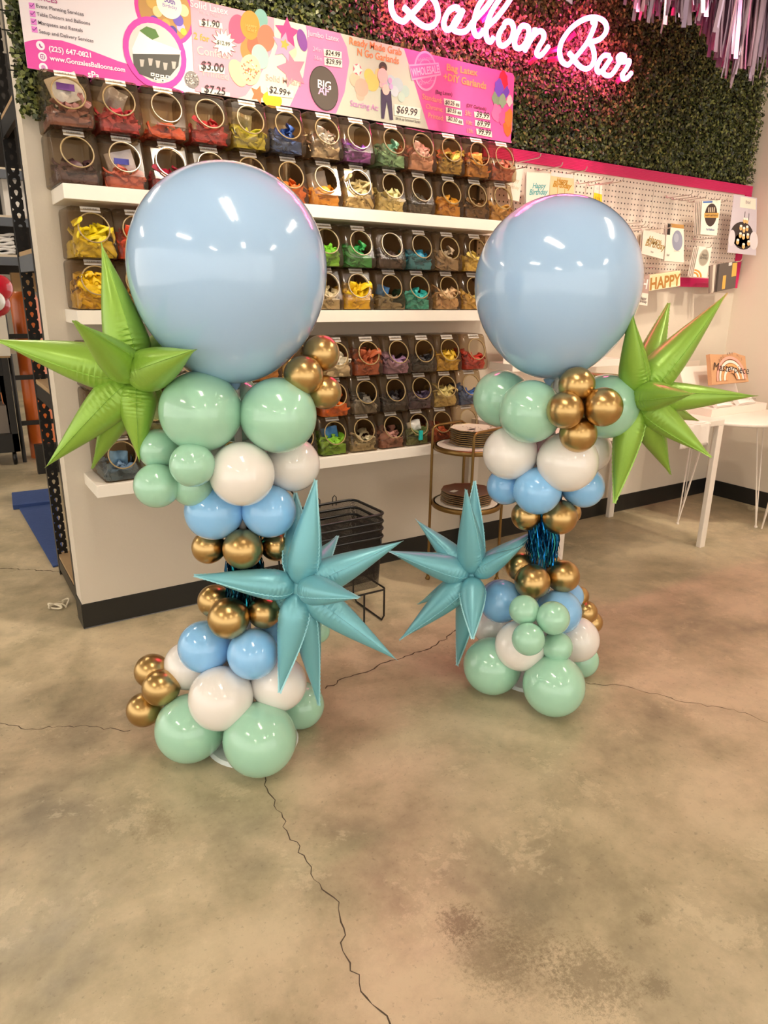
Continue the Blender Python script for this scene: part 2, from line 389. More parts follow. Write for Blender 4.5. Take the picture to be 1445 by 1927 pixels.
def pile_mesh(level, var):
    k = (level, var)
    if k in PILES: return PILES[k]
    R = random.Random(100*var+int(level*10)); mb = MB(); N = int(6+level*34)
    hgt = .03+.10*level
    for i in range(N):
        t = (i+.5)/N
        z = .010+hgt*t*R.uniform(.7, 1.05); y = R.uniform(-.222, -.05)
        z += .03*level*(-.1-y)*-3*0
        loose_balloon(mb, R, (R.uniform(-.055, .055), y, z), dummy, R.uniform(1.0, 1.5))
    # packed heart of the heap
    for q in range(int(12*level)+2):
        loose_balloon(mb, R, (R.uniform(-.05, .05), R.uniform(-.228, -.2), R.uniform(.012, hgt*.75)), dummy, 1.6)
    # packed, folded bulk pressed against the plastic
    nu, nv = 44, 10; zt_ = hgt*.62; v = []
    for j in range(nv+1):
        w_ = j/nv
        for i in range(nu):
            a = 2*PI*i/nu; c, s_ = math.cos(a), math.sin(a); k = 1/max(abs(c), abs(s_))
            k = min(k, 1.32)
            sh = 1 if w_ < .6 else 1-((w_-.6)/.4)**2*.99
            b = 1-.05*abs(math.sin(3.7*a*2+var*2+5*w_*math.sin(2*a+var)))-.04*abs(math.sin(9*w_+4*math.sin(3*a+var)))
            v.append((.0735*c*k*sh*b, -.127+.1085*s_*k*sh*b, .005+zt_*(w_/.6 if w_ < .6 else 1)*.72+(zt_*.28*(w_-.6)/.4 if w_ > .6 else 0)+.006*math.sin(5*a+7*w_+var)*(w_ > .1)*level))
    mb.add(v, [(j*nu+i, j*nu+(i+1) % nu, (j+1)*nu+(i+1) % nu, (j+1)*nu+i) for j in range(nv) for i in range(nu)], dummy, True)
    o = mb.build('tmp'); me = o.data; bpy.data.objects.remove(o); PILES[k] = me
    return me
JARN = [0]
def jar(x, z, colr, level, desc, cname=None, metal=0., where='', rough=.42, group='clear jars of balloons'):
    i = JARN[0]; JARN[0] += 1
    dx = rnd.uniform(-.004, .004); rz = rnd.uniform(-.03, .03)
    t = thing('plastic_jar', 'clear plastic jar of %s, %s' % (desc, where), 'jar', (x+dx, 0, z), group); t.rotation_euler = (0, 0, rz)
    for nm, key in (('jar_body', 'b'), ('rim', 'r'), ('paper_label', 'l')):
        if key == 'l' and i in (3, 9, 30): continue
        o = bpy.data.objects.new(nm, JM[key]); COL.objects.link(o); o.parent = t
    if level > 0:
        o = bpy.data.objects.new('loose_balloons', pile_mesh(level, i % 3)); COL.objects.link(o)
        o.location = (x+dx, 0, z); o.rotation_euler = (0, 0, rz)
        mm = mat('latex_'+colr, colr, rough, metal, bump=.25, bscale=70, var=.25, vscale=40)
        o.data.materials[0] if o.data.materials else None
        o.material_slots[0].link = 'OBJECT'; o.material_slots[0].material = mm
        tag(o, 'heap of %s in the jar %s' % (desc, where), 'balloons', 'uninflated balloons in the jars', 'stuff')
JM = {}
def round_edges(me, w):
    bm = bmesh.new(); bm.from_mesh(me); bmesh.ops.remove_doubles(bm, verts=bm.verts, dist=1e-5)
    ed = [e for e in bm.edges if len(e.link_faces) == 2 and .18 < e.calc_face_angle(0) < 1.4 and e.calc_length() > .02]
    bmesh.ops.bevel(bm, geom=ed, offset=w, segments=2, affect='EDGES', profile=.6, clamp_overlap=True)
    bm.to_mesh(me); bm.free(); me.polygons.foreach_set('use_smooth', [True]*len(me.polygons)); me.update(); me.set_sharp_from_angle(angle=math.radians(40))
for k, b_, nm in (('b', jb, 'jar_body'), ('r', jr, 'rim'), ('l', jl, 'paper_label')):
    o = b_.build('tmp'); JM[k] = o.data
    if k == 'b': round_edges(o.data, .006)
    o.data.name = nm; bpy.data.objects.remove(o)
G = .188
rowA = [('8d5a52', .45, 'dusty rose balloons and a white bag'), ('c23a48', .55, 'coral red balloons'), ('e2633c', .1, 'a single coral orange balloon'), ('b3272b', .6, 'deep red balloons'), ('b3b028', .6, 'olive yellow balloons'),
        ('33508f', .7, 'shiny navy blue balloons', .7), ('b9ad9a', .8, 'shiny champagne silver balloons', .8), ('7a3fa0', .65, 'shiny purple balloons', .5), ('7fb796', .7, 'sage green balloons', .3), ('d7a48f', .8, 'blush pink balloons', .2), ('b3953f', .8, 'shiny olive gold balloons', .6), ('c48a3c', .85, 'shiny amber gold balloons', .5), ('b5654a', .7, 'mixed coral and brown balloons')]
rowB = [('5d4248', .5, 'dark plum brown balloons'), ('d36a55', .4, 'coral balloons and a printed bag'), ('a51d3a', .6, 'crimson balloons'), ('9c6a5c', .2, 'few dull brown balloons'), ('a9746a', .3, 'dusty pink balloons'), ('e0722c', .6, 'bright orange balloons'), ('f0a52c', .5, 'golden orange balloons'), ('d9c893', .9, 'cream gold balloons', .3), ('e8dd9c', .7, 'pale butter yellow balloons'), ('5a5348', .4, 'black confetti balloons'), ('cf9226', .6, 'amber balloons'), ('7a5a33', .6, 'bronze brown balloons', .4), ('c99b4a', .6, 'tan gold balloons')]
xA = [.137+.1708*i for i in range(13)]
ORD = ['first', 'second', 'third', 'fourth', 'fifth', 'sixth', 'seventh', 'eighth', 'ninth', 'tenth', 'eleventh', 'twelfth', 'last']
for row, zz, nm in ((rowA, SH[0]+G, 'top row under the banner'), (rowB, SH[0], 'standing on the highest shelf')):
    for x, r in zip(xA, row): jar(x, zz, r[0], r[1], r[2], metal=r[3] if len(r) > 3 else 0, where=nm)
hid = [('c98a3a', .5), ('9a9a9a', .5), ('d8c070', .5), ('7a8a50', .5)]
rowC = {.168: ('ead21f', .9, 'lemon yellow balloons'), .335: ('e2481f', .8, 'orange red balloons'), 1.165: ('6fbf2a', .7, 'lime green balloons'), 1.335: ('2f9a4c', .7, 'emerald green balloons'), 1.508: ('4a3a34', .5, 'black balloons'), 1.68: ('2f93b8', .5, 'bright blue balloons'), 1.854: ('a89478', .7, 'taupe balloons'), 2.024: ('e6cd6a', .6, 'creamy yellow balloons'), 2.194: ('cfc5b8', .2, 'a few pale balloons')}
rowD = {.168: ('f0c010', .95, 'golden yellow balloons'), .335: ('b98a2c', .4, 'pearly amber balloons'), 1.165: ('bdb08c', .6, 'pale grey green balloons'), 1.335: ('f2c51a', .85, 'sunny yellow balloons'), 1.508: ('8f8568', .25, 'few grey balloons'), 1.68: ('2fb0ac', .6, 'turquoise balloons'), 1.854: ('dcb98c', .75, 'peach beige balloons'), 2.024: ('dcb95c', .6, 'straw yellow balloons'), 2.194: ('c9a890', .4, 'pale pinkish balloons')}
rowE = {.165: ('6e604c', .8, 'brownish film bags'), 1.215: ('d6cdb6', .8, 'black and white spotted balloons'), 1.385: ('a8532f', .85, 'terracotta balloons'), 1.553: ('9c7aa0', .6, 'lavender balloons'), 1.716: ('2e2a2c', .5, 'jet black balloons'), 1.885: ('d8b22c', .7, 'mustard yellow balloons'), 2.055: ('c22f22', .6, 'scarlet balloons')}
rowF = {.165: ('a8a49a', .6, 'clear wrap with a blue clip'), 1.210: ('e5731c', .85, 'vivid orange balloons'), 1.378: ('77736a', .5, 'smoky grey balloons'), 1.545: ('322d30', .4, 'very dark balloons'), 1.711: ('4a3c54', .5, 'dark violet balloons'), 1.875: ('cdbb74', .75, 'pale gold balloons'), 2.045: ('3d62a4', .6, 'blue polka dot balloons')}
rowG = {.19: ('5f7fa0', .3, 'a coil of blue tape'), 1.200: ('7cb52c', .6, 'grass green balloons'), 1.368: ('b4aa88', .4, 'grey beige balloons'), 1.530: ('a8776a', .55, 'dusty mauve balloons'), 1.690: ('6f7f4c', .5, 'green and white balloons'), 1.855: ('b0502c', .5, 'rust red balloons'), 2.030: ('b0303c', .08, 'one small pink balloon')}
for rows, z, nm in ((rowC, SH[1]+G, 'upper row on the middle shelf'), (rowD, SH[1], 'lower row on the middle shelf'), (rowE, SH[2]+2*G, 'top row on the lowest shelf'), (rowF, SH[2]+G, 'centre row on the lowest shelf'), (rowG, SH[2], 'bottom row on the lowest shelf')):
    for x, r in rows.items(): jar(x, z, r[0], r[1], r[2], where=nm)
    for x in (.505, .675, .845, 1.012) + (() if rows in (rowC, rowD) else (.335,)):
        h = hid[int(x*10) % 4]
        if x == 1.012 and rows is rowG: jar(x, z, '2c3038', .5, 'dark navy balloons', where='bottom row just left of the grass green ones')
        else: jar(x, z, h[0], h[1], 'balloons', where='behind the left giant blue balloon')
# bags and bits that stand out in some openings
def packet(loc, s, col, lab, seed, extra=None):
    R = random.Random(seed); mb = MB(); m_ = mat('film_'+col, col, .3, bump=.3, bscale=60); n = 9; v = []
    A = np.array(Matrix.Rotation(R.uniform(-.5, .5), 3, 'Y'))
    for i in range(n):
        for j in range(n):
            u, w_ = i/(n-1)-.5, j/(n-1)-.5
            v.append((u*s, -.012*math.cos(PI*u)*math.cos(PI*w_)+.006*math.sin(9*u+R.uniform(0, 1)), w_*s*.8))
    v = np.array(v) @ A.T
    f = [(i*n+j, (i+1)*n+j, (i+1)*n+j+1, i*n+j+1) for i in range(n-1) for j in range(n-1)]
    mb.add(v, f, m_, True); mb.add(v+[0, .012, 0], [q[::-1] for q in f], m_, True)
    if extra: mb.box((-s*.3, -.022, -s*.08), (s*.25, -.018, s*.12), mat('film_'+extra, extra, .4))
    mb.build('plastic_packet', label=lab, cat='packet', loc=loc, group='packets inside the jars')
packet((.137, -.15, 2.19), .11, 'd9d4c8', 'white printed packet in the leftmost top row jar', 1, '7a3fa0')
packet((.308, -.12, 2.19), .09, '8f857a', 'grey see-through packet in the coral red jar', 2)
packet((.308, -.16, 1.962), .10, 'd8d2d6', 'white pink and blue packet in the coral jar on the highest shelf', 3, '3d3fa0')
packet((1.162, -.14, 1.975), .09, 'b9b2a8', 'silvery packet in the golden orange jar', 4)
packet((.820, -.13, 2.17), .08, '8a8058', 'clear crinkled packet in the olive yellow jar', 5)
packet((1.508, -.16, 1.51), .06, '3d7fc0', 'small blue packet in the nearly empty middle shelf jar', 6)
packet((1.200, -.17, .83), .08, '3d7fc0', 'blue packet in the grass green jar', 7)
packet((1.690, -.20, .83), .07, 'dcdcd6', 'white crumpled packet in the green and white jar', 8)
packet((.165, -.16, 1.0), .08, '2450b0', 'blue clip packet in the jar left of the green starburst', 9)
packet((.19, -.17, .82), .07, '6b93b5', 'pale blue packet in the lowest left jar', 10)
# teal clip on the bottom jar front
MB().box((1.682, -.262, .765), (1.702, -.252, .815), mat('teal_plastic', '1fb6b0', .4)).build('clip', label='teal plastic clip on the front of the green and white jar', cat='clip')

# ------------------------------------------------------------------ hedge wall
def leaf_mat():
    m = bpy.data.materials.new('boxwood_leaf'); m.use_nodes = True; nt = m.node_tree; b = nt.nodes['Principled BSDF']
    g = nt.nodes.new('ShaderNodeNewGeometry'); r = nt.nodes.new('ShaderNodeValToRGB'); e = r.color_ramp.elements
    e[0].position = 0; e[0].color = lin('1d2410')+(1,); e[1].position = 1; e[1].color = lin('858c48')+(1,)
    k = e.new(.55); k.color = lin('3c481e')+(1,)
    nt.links.new(g.outputs['Random Per Island'], r.inputs[0]); nt.links.new(r.outputs[0], b.inputs['Base Color']); b.inputs['Roughness'].default_value = .4
    return m
def hedge():
    rs = np.random.RandomState(5); lm = leaf_mat()
    N = 78000
    x = rs.uniform(-.01, 4.66, N*2); z = rs.uniform(2.08, 3.45, N*2)
    keep = (z > 2.263) & ((x > 2.40) | (z > 2.50) | (x < .08))
    keep |= (x < .17) & (z > 2.10+.3*np.maximum(0, x-.1))
    keep &= ~((x > 4.60) & (rs.rand(N*2) < .5)); keep &= z < 2.72+.17*x+.2
    x = x[keep][:N]; z = z[keep][:N]; n = len(x)
    clump = .5+.5*np.sin(x*23+3*np.sin(z*17))*np.sin(z*29+2*np.sin(x*13))
    y = -.012-.03*rs.rand(n)-.028*clump*rs.rand(n)
    s = rs.uniform(.0085, .0145, n)
    nrm = np.stack([rs.normal(0, .55, n), -np.ones(n), rs.normal(.25, .55, n)], 1); nrm /= np.linalg.norm(nrm, axis=1)[:, None]
    a = np.cross(nrm, rs.normal(0, 1, (n, 3))); a /= np.linalg.norm(a, axis=1)[:, None]; b = np.cross(nrm, a)
    c = np.stack([x, y, z], 1)
    V = np.stack([c-a*s[:, None], c-b*s[:, None]*.62+nrm*s[:, None]*.15, c+a*s[:, None], c+b*s[:, None]*.62+nrm*s[:, None]*.15], 1).reshape(-1, 3)
    me = bpy.data.meshes.new('hedge_panel'); me.vertices.add(4*n); me.vertices.foreach_set('co', V.ravel())
    me.loops.add(4*n); me.loops.foreach_set('vertex_index', np.arange(4*n)); me.polygons.add(n)
    me.polygons.foreach_set('loop_start', np.arange(n)*4); me.polygons.foreach_set('loop_total', np.full(n, 4)); me.update()
    me.materials.append(lm)
    t = thing('hedge_panel', 'artificial boxwood hedge covering the wall behind the neon sign', 'artificial hedge', (0, 0, 2.1))
    o = bpy.data.objects.new('leaves', me); COL.objects.link(o); o.location = (0, 0, -2.1); o.parent = t; o['kind'] = 'stuff'
    bk = mat('hedge_mat', '14170c', .9)
    mb = MB(); mb.box((.02, -.012, .15), (4.62, -.002, 1.25), bk); mb.box((.02, -.012, .03), (.14, -.002, .15), bk)
    # bare stems at the lower left corner
    for i, (xx, zz) in enumerate([(-.02, .33), (-.015, .27), (0., .2), (.0, .16), (.005, .13), (-.01, .145)]):
        mb.tube([(xx+.05, -.03, zz+.02), (xx+.01, -.04, zz+.005), (xx-.02, -.04, zz+.004)], .0025, bk, 5)
    mb.build('backing_mat', t)
hedge()

# ------------------------------------------------------------------ printed banners
YB = -.075
LAYN = [0]
def lay_y(lay): LAYN[0] += 1; return -.0004*lay-.00002*(LAYN[0] % 19)
def colm(c, r=.55): return mat('print_'+c, c, r)
def pl(pts, y, rel=(0, 0, 0)): return [onY(px, py, y)-np.array(rel) for px, py in pts]
def poly(mb, pts, c, lay):
    P = [onY(px, py, YB) for px, py in pts]; y = YB+lay_y(lay)
    for q in P: q[1] = y
    a = sum(P[i][0]*P[(i+1) % len(P)][2]-P[(i+1) % len(P)][0]*P[i][2] for i in range(len(P)))
    if a < 0: P = P[::-1]
    mb.add(P, [tuple(range(len(P)))], colm(c))
def disc(mb, px, py, rz, c, lay, n=28, sx=1., spikes=0, rot=0., rin=0):
    q = onY(px, py, YB); s = np.linalg.norm(q-CAM); k = (q-CAM) @ FWD/F; r = rz*k; P = []; yy_ = YB+lay_y(lay)
    for i in range(n):
        a = 2*PI*i/n; rr = r*(1 if not spikes or i % 2 == 0 else .62)
        u, w_ = rr*sx*math.cos(a), rr*math.sin(a)
        P.append((q[0]+u*math.cos(rot)-w_*math.sin(rot), yy_, q[2]+u*math.sin(rot)+w_*math.cos(rot)))
    if spikes: mb.add([(q[0], yy_, q[2])]+P, [(0, i+1, (i+1) % n+1) for i in range(n)], colm(c))
    else: mb.add(P, [tuple(range(n))], colm(c))
def btext(mb, s, p0, p1, c, lay=6, bold=0., shear=0., h=None):
    a = onY(p0[0], p0[1], YB); b = onY(p1[0], p1[1], YB); a[1] = b[1] = YB-.0004*lay
    d = b-a; w_ = np.linalg.norm(d); d /= w_; up = np.cross(d, [0, 1, 0])*-1
    if up[2] < 0: up = -up
    M = np.stack([d, up, [0, -1, 0], a], 1)
    hh = None
    if h:
        k = (a-CAM) @ FWD/F; hh = h*k
    mb.text(s, colm(c), M, width=w_, height=hh, bold=bold, shear=shear)
board = MB(); bw = mat('corrugated_plastic', 'e4dbe0', .5)
def slab(mb, pts, m_):
    P = [onY(px, py, YB) for px, py in pts]; poly_ = [(p[0], p[2]) for p in P]
    mb.prism(poly_, YB, YB+.006, m_)
T1 = thing('service_banner', 'white and magenta banner listing event services, phone and website', 'banner', (0.04, YB, 2.28))
T2 = thing('price_banner', 'long pink price banner of latex and garland prices above the jars', 'banner', (.67, YB, 2.28))
def part(mb, name, T, **k):
    o = mb.build(name, **k); o.parent = T; o.location = tuple(-Vector(T.location)); return o
TLx = onY(357, 0, YB); zt = TLx[2]
b1 = MB(); p = onY(52, 128, YB); q = onY(376, 176, YB)
ztop = zt+.005
b1.prism([(p[0], p[2]), (TLx[0]+.02, p[2]+.004), (TLx[0]+.0, ztop), (p[0]-.005, ztop)], YB, YB+.005, bw); part(b1, 'board', T1)
s1 = MB()
def below(px, py): return (px, py)
xL = p[0]; zB = p[2]
def wz(mb, pts, c, lay): mb.add([(x, YB-.0004*lay, z) for x, z in pts], [tuple(range(len(pts)))], colm(c))
curve = [onY(px, py, YB) for px, py in [(48, 80), (62, 75), (86, 73.5), (115, 76), (138, 83), (165, 93), (194, 104), (222, 115), (249, 123), (262, 133), (300, 155), (345, 172)]]
wz(s1, [(xL, zB)]+[(curve[-1][0], zB)]+[(c_[0], c_[2]) for c_ in curve[::-1]][:-1]+[(xL-.001, curve[0][2])], 'd8409f', 1)
disc(s1, 311, 20, 57, 'dd3aa0', 2); disc(s1, 311, 20, 50, 'b58a4a', 3)
for i, (a, b_, c_, r_) in enumerate([(285, 5, 'caa34c', 10), (296, 22, 'e0c98c', 9), (312, 45, 'caa34c', 8), (335, 38, '6a55b8', 10), (345, 20, 'e8d8a0', 10), (290, 40, '5a48b0', 9), (340, 52, 'c9b2e0', 8), (345, 60, 'e0c040', 6), (325, 58, '4a3f90', 8)]): disc(s1, a, b_, r_, c_, 4+i % 2)
disc(s1, 318, 8, 24, 'f2ead8', 6); btext(s1, '50th', (308, 3), (329, 10), '5a3fa0', 8, .02); btext(s1, 'Birthday', (305, 12), (333, 19), '7a55b0', 8)
disc(s1, 292, 101, 59, 'e23aa8', 7); disc(s1, 292, 101, 49, 'cfccc6', 8)
poly(s1, [(248, 92), (262, 60), (285, 75), (320, 88), (340, 96), (338, 103), (250, 102)], 'efece6', 10)
poly(s1, [(262, 58), (275, 50), (292, 56), (299, 70), (285, 76)], '4f7a34', 9)
poly(s1, [(249, 102), (338, 103), (335, 125), (320, 143), (290, 150), (262, 140), (251, 122)], '4a4a44', 9)
for a, b_ in [(262, 112), (278, 110), (292, 114), (306, 118), (322, 116)]: poly(s1, [(a, b_), (a+9, b_+1), (a+7, b_+14), (a+2, b_+14)], 'b9b4aa', 11)
for a, b_ in [(283, 137), (292, 139), (301, 141), (311, 142), (289, 146), (302, 149)]: poly(s1, [(a, b_), (a+7, b_+1), (a+7, b_+7), (a, b_+6)], 'f0efe8', 12); poly(s1, [(a+2, b_+2), (a+5, b_+2.5), (a+5, b_+5), (a+2, b_+4.5)], '3a3a3a', 13)
disc(s1, 361, 150, 14, '8a8580', 5)
for i in range(40): disc(s1, 361+rnd.uniform(-11, 11), 150+rnd.uniform(-10, 10), 1.4, rnd.choice(['f0ece4', '5a5550', 'cfc8bc']), 7+i % 3, 4)
btext(s1, 'SERVICES', (52, -3), (108, 7), 'b03a80', bold=.01)
for t_, a, b_ in [('Event Planning Services', (67.5, 14), (157.5, 30.5)), ('Table Decors and Balloons', (69, 29.5), (169.5, 47.8)), ('Marquees and Rentals', (71.6, 45.7), (155.7, 61)), ('Setup and Delivery Services', (73.4, 62.3), (175.8, 80.3))]: btext(s1, t_, a, b_, '4a4450', bold=.006)
for a, b_ in [(59.5, 11), (61, 26), (63, 41), (64.7, 55.5)]:
    poly(s1, [(a-6, b_-6.5), (a+5, b_-5), (a+6.5, b_+6.5), (a-4.5, b_+5)], 'dc7fcf', 3)
    poly(s1, [(a-4, b_-1), (a-1, b_+3), (a+5, b_-3.5), (a+4, b_-4.5), (a-1, b_+1), (a-3, b_-2)], '6a2a78', 4)
for t_, a, b_ in [('(225) 647-0821', (91.7, 96), (171.3, 109)), ('www.GonzalesBalloons.com', (94, 113.5), (235.3, 136))]: btext(s1, t_, a, b_, 'fbeef6', bold=.02)
btext(s1, 'sPa', (165, 145), (187, 149), 'fbeef6', bold=.02); 
for a, b_ in [(76, 86), (80, 107), (81.5, 127)]: disc(s1, a, b_, 7.6, 'f6e9f2', 3, 20)
poly(s1, [(73, 83), (75, 82), (76, 85), (78, 88), (80, 88), (80, 90), (77, 90.5), (74, 87)], 'a0348c', 4)
disc(s1, 80, 107, 4.6, 'a0348c', 4, 16); disc(s1, 80, 107, 3.4, 'f6e9f2', 5, 16); poly(s1, [(75.7, 106.4), (84.5, 107.4), (84.5, 108.2), (75.7, 107.2)], 'a0348c', 6); poly(s1, [(79.6, 102.6), (80.4, 102.6), (80.6, 111.6), (79.8, 111.6)], 'a0348c', 6)
disc(s1, 81.5, 127, 4, 'c98ac0', 4, 12)
part(s1, 'printing', T1)
# price banner
b2 = MB(); TR = onY(955.4, 133.7, YB); BR = onY(972, 270, YB)
x0, x1, zb2, zt2 = TLx[0], (TR[0]+BR[0])/2, BR[2]-.002, (TR[2]+TLx[2])/2
b2.prism([(x0, zb2), (x1+.01, zb2), (x1, zt2-.012), (x1-.012, zt2), (x0, zt2)], YB+.0, YB+.006, bw); part(b2, 'board', T2)
s2 = MB()
def wx(px, py): q = onY(px, py, YB); return (q[0], q[2])
def clampz(pts): return [(min(max(a, x0), x1), min(max(b_, zb2), zt2)) for a, b_ in pts]
def panel(pts, c, lay): wz(s2, clampz([wx(*q) for q in pts]), c, lay)
wz(s2, [(x0, zb2), (x1+.008, zb2), (x1, zt2-.012), (x1-.012, zt2), (x0, zt2)], 'e75aa6', 1)
panel([(806, 300), (806, 245), (760, 92), (750, 40), (340, -60), (340, 260)][::-1], 'c9cbb8', 2)
panel([(600, 300), (632, 214), (648, 174), (657, 116), (652, 88), (640, 55), (600, 20), (340, -60), (340, 260)][::-1], 'ef86b4', 3)
panel([(520, 300), (545, 200), (570, 145), (578, 96), (577, 60), (574, 20), (340, -60), (340, 260)][::-1], 'eadfcb', 4)
panel([(450, 260), (462, 180), (490, 140), (510, 100), (516, 60), (515, 20), (500, -10), (340, -60), (340, 260)][::-1], 'f2a0b0', 5)
for a, b_, r_, sx_, c_ in [(447, 55, 24, .75, 'e8567a'), (490, 38, 18, .8, '7fb5a8'), (470, 48, 24, .8, 'f0922e'), (500, 72, 22, .8, 'ef7a5a'), (468, 95, 20, .85, 'ef8a45'), (478, 86, 16, .9, 'ee6a4a')]: disc(s2, a, b_, r_, c_, 6+int(a) % 3, sx=sx_, rot=-.2)
disc(s2, 489, 107, 20, 'a8cfc2', 9, sx=.85, rot=.2); disc(s2, 447, 138, 23, 'f3c9a0', 9, sx=.7, rot=.5); disc(s2, 470, 132, 26, 'f7d2a8', 10, sx=.8, rot=-.3)
for i in range(60): a_ = rnd.uniform(0, 6.28); r_ = rnd.uniform(0, 20); disc(s2, 466+r_*math.cos(a_), 133+r_*math.sin(a_), 1.6, rnd.choice(['e8604a', 'f0a050', 'fff0d8', 'd87a60']), 11+i % 4, 5)
btext(s2, 'HAPPY', (461, 51), (482, 56), 'f7b860', 12, .02); btext(s2, 'BDAY', (464, 58), (482, 63), 'f7b860', 12, .02)
def star(px, py, r, c, lay, rot=0):
    q = onY(px, py, YB); k = (q-CAM) @ FWD/F*r; yy_ = YB+lay_y(lay); P = [(q[0], yy_, q[2])]
    for i in range(10):
        a = rot+PI*i/5; rr = k*(1 if i % 2 == 0 else .5); P.append((q[0]+rr*math.cos(a), yy_, q[2]+rr*math.sin(a)))
    s2.add(P, [(0, i+1, (i+1) % 10+1) for i in range(10)], colm(c))
star(540, 62, 26, 'e0458a', 7, .3); star(533, 88, 25, 'b9a0c0', 8, .1); star(535, 84, 10, 'f0b04a', 9, .1); disc(s2, 568, 76, 18, '8a4aa0', 8, sx=.55, rot=.3); star(549, 132, 32, 'f0869c', 7, .6); disc(s2, 545, 95, 14, 'd5d3b0', 6)
star(485, 178, 16, 'ec7a4a', 7); disc(s2, 512, 188, 14, 'f2c020', 7, sx=1.4)
btext(s2, 'Solid Latex', (357, 12.5), (428.7, 29), 'f6d6dc', 8, .01); btext(s2, 'Mix & Match', (372, 25), (417, 35), 'f2b8c0', 8)
btext(s2, '2 for', (364, 73), (394, 80), 'f3a53a', 8, .02); btext(s2, 'Confetti', (370, 102), (432, 112), 'f4c0bd', 8, .01); btext(s2, 'Printed', (380, 142), (430, 152), 'f4bcb4', 8)
disc(s2, 421, 82, 25, '5a4a44', 10, 28, spikes=1); disc(s2, 421, 82, 23.5, 'f4ecd4', 11, 28, spikes=1)
btext(s2, 'Solid Mylars', (499, 151), (566, 163), 'f2b0a0', 8, .01)
btext(s2, 'Jumbo Latex', (579, 67), (637, 79), 'f7d0de', 8, .01); btext(s2, '24in', (588, 96), (604, 99), 'f7c6d8', 8); btext(s2, '36in', (590, 112), (605, 115), 'f7c6d8', 8)
disc(s2, 609, 167, 37, '2c2622', 9, 36, sx=.82, rot=.25); disc(s2, 609, 167, 35.5, '5a5046', 10, 36, sx=.82, rot=.25)
btext(s2, 'BIG', (596, 165), (622, 170), 'f4f0f0', 12, .02); btext(s2, 'AF', (598, 177), (618, 181), 'f0bfe0', 12, .02)
btext(s2, 'Ready Made Grab', (656, 83), (755, 105), 'f08a50', 8, .02, h=12); btext(s2, 'N Go Garlands', (671, 104), (750, 121), 'f08a50', 8, .02, h=12)
btext(s2, 'Starting At:', (658, 199), (711, 209), 'cf8fc4', 8, .01); 
for a, b_, r_, c_ in [(668, 150, 12, 'f0c0a0'), (680, 165, 15, 'f2ae98'), (678, 180, 9, 'f2b8a0'), (694, 142, 11, 'f2c860'), (700, 155, 15, 'f0c468'), (712, 138, 8, 'f0c888'), (735, 155, 12, 'b9ccd0'), (748, 160, 12, 'b4c8cc'), (762, 172, 10, 'aecbc0'), (742, 172, 9, 'c4d0d6'), (755, 183, 8, 'b8d0c0')]: disc(s2, a, b_, r_, c_, 4+int(a) % 3)
disc(s2, 720, 127, 9, '3a2620', 8); disc(s2, 720, 131, 5, '7a4a34', 9)
poly(s2, [(716, 168), (735, 172), (737, 200), (739, 226), (733, 226), (727, 190), (722, 224), (717, 223), (716, 195)], '3a2a4c', 8)
for a, b_, r_, c_ in [(719, 143, 12.5, 'f0b4b4'), (723, 158, 7, 'f0a8c0'), (733, 152, 5, 'd8a0d0'), (717, 160, 5, 'f0b4b4'), (725, 169, 9, 'f2c0b4'), (735, 163, 5, 'c8a8d8')]: disc(s2, a, b_, r_, c_, 10+int(a) % 3, sx=.9)
star(672, 131, 12, 'f7e0d8', 8); disc(s2, 672, 131, 9, 'e86a80', 7)
btext(s2, '5ft & up Selected Styles', (744, 225), (790, 232), '4a4a4a', 8, .01)
# wholesale stamp
disc(s2, 800, 134, 33, 'f3a4cf', 6, 36, sx=.8); disc(s2, 800, 134, 29, 'e45fae', 7, 36, sx=.8); disc(s2, 800, 134, 20, 'f3a4cf', 8, 30, sx=.8); disc(s2, 800, 134, 18.5, 'e45fae', 9, 30, sx=.8)
poly(s2, [(768, 122), (824, 118), (829, 142), (774, 152)], 'f3a4cf', 10); poly(s2, [(770, 125), (823, 121), (827, 139), (775, 148)], 'e45fae', 11)
btext(s2, 'WHOLESALE', (775, 144), (826, 137), 'f7bcdc', 12, .02, h=13)
btext(s2, 'WHOLESALE', (785, 117), (815, 113), 'f3a4cf', 12, .0, h=6); btext(s2, 'QUALITY', (788, 160), (818, 157), 'f3a4cf', 12, .0, h=6)
btext(s2, 'Bag Latex', (839, 132), (898, 143), 'f7a06a', 8, .03, h=11); btext(s2, '+DIY Garlands', (833, 150), (914, 168), 'f7a06a', 8, .03, h=12)
btext(s2, '(Bag Latex)', (818, 176), (850, 181), '5a2a3c', 8, .01); btext(s2, 'Standard:', (793.5, 186), (831, 195), 'f6a08a', 8, .02); btext(s2, 'Chrome:', (800, 204), (833, 211), 'f6a08a', 8, .02); btext(s2, 'Printed:', (804.5, 221), (834, 227.5), 'f6a08a', 8, .02)
btext(s2, '(DIY Garlands)', (876.5, 201), (914, 208.5), '5a2a3c', 8, .01); btext(s2, '5ft:', (874, 217), (886, 219), 'f6a08a', 8, .02); btext(s2, '10ft:', (875, 233), (888, 236), 'f6a08a', 8, .02); btext(s2, '15ft:', (877, 249), (890, 251), 'f6a08a', 8, .02)
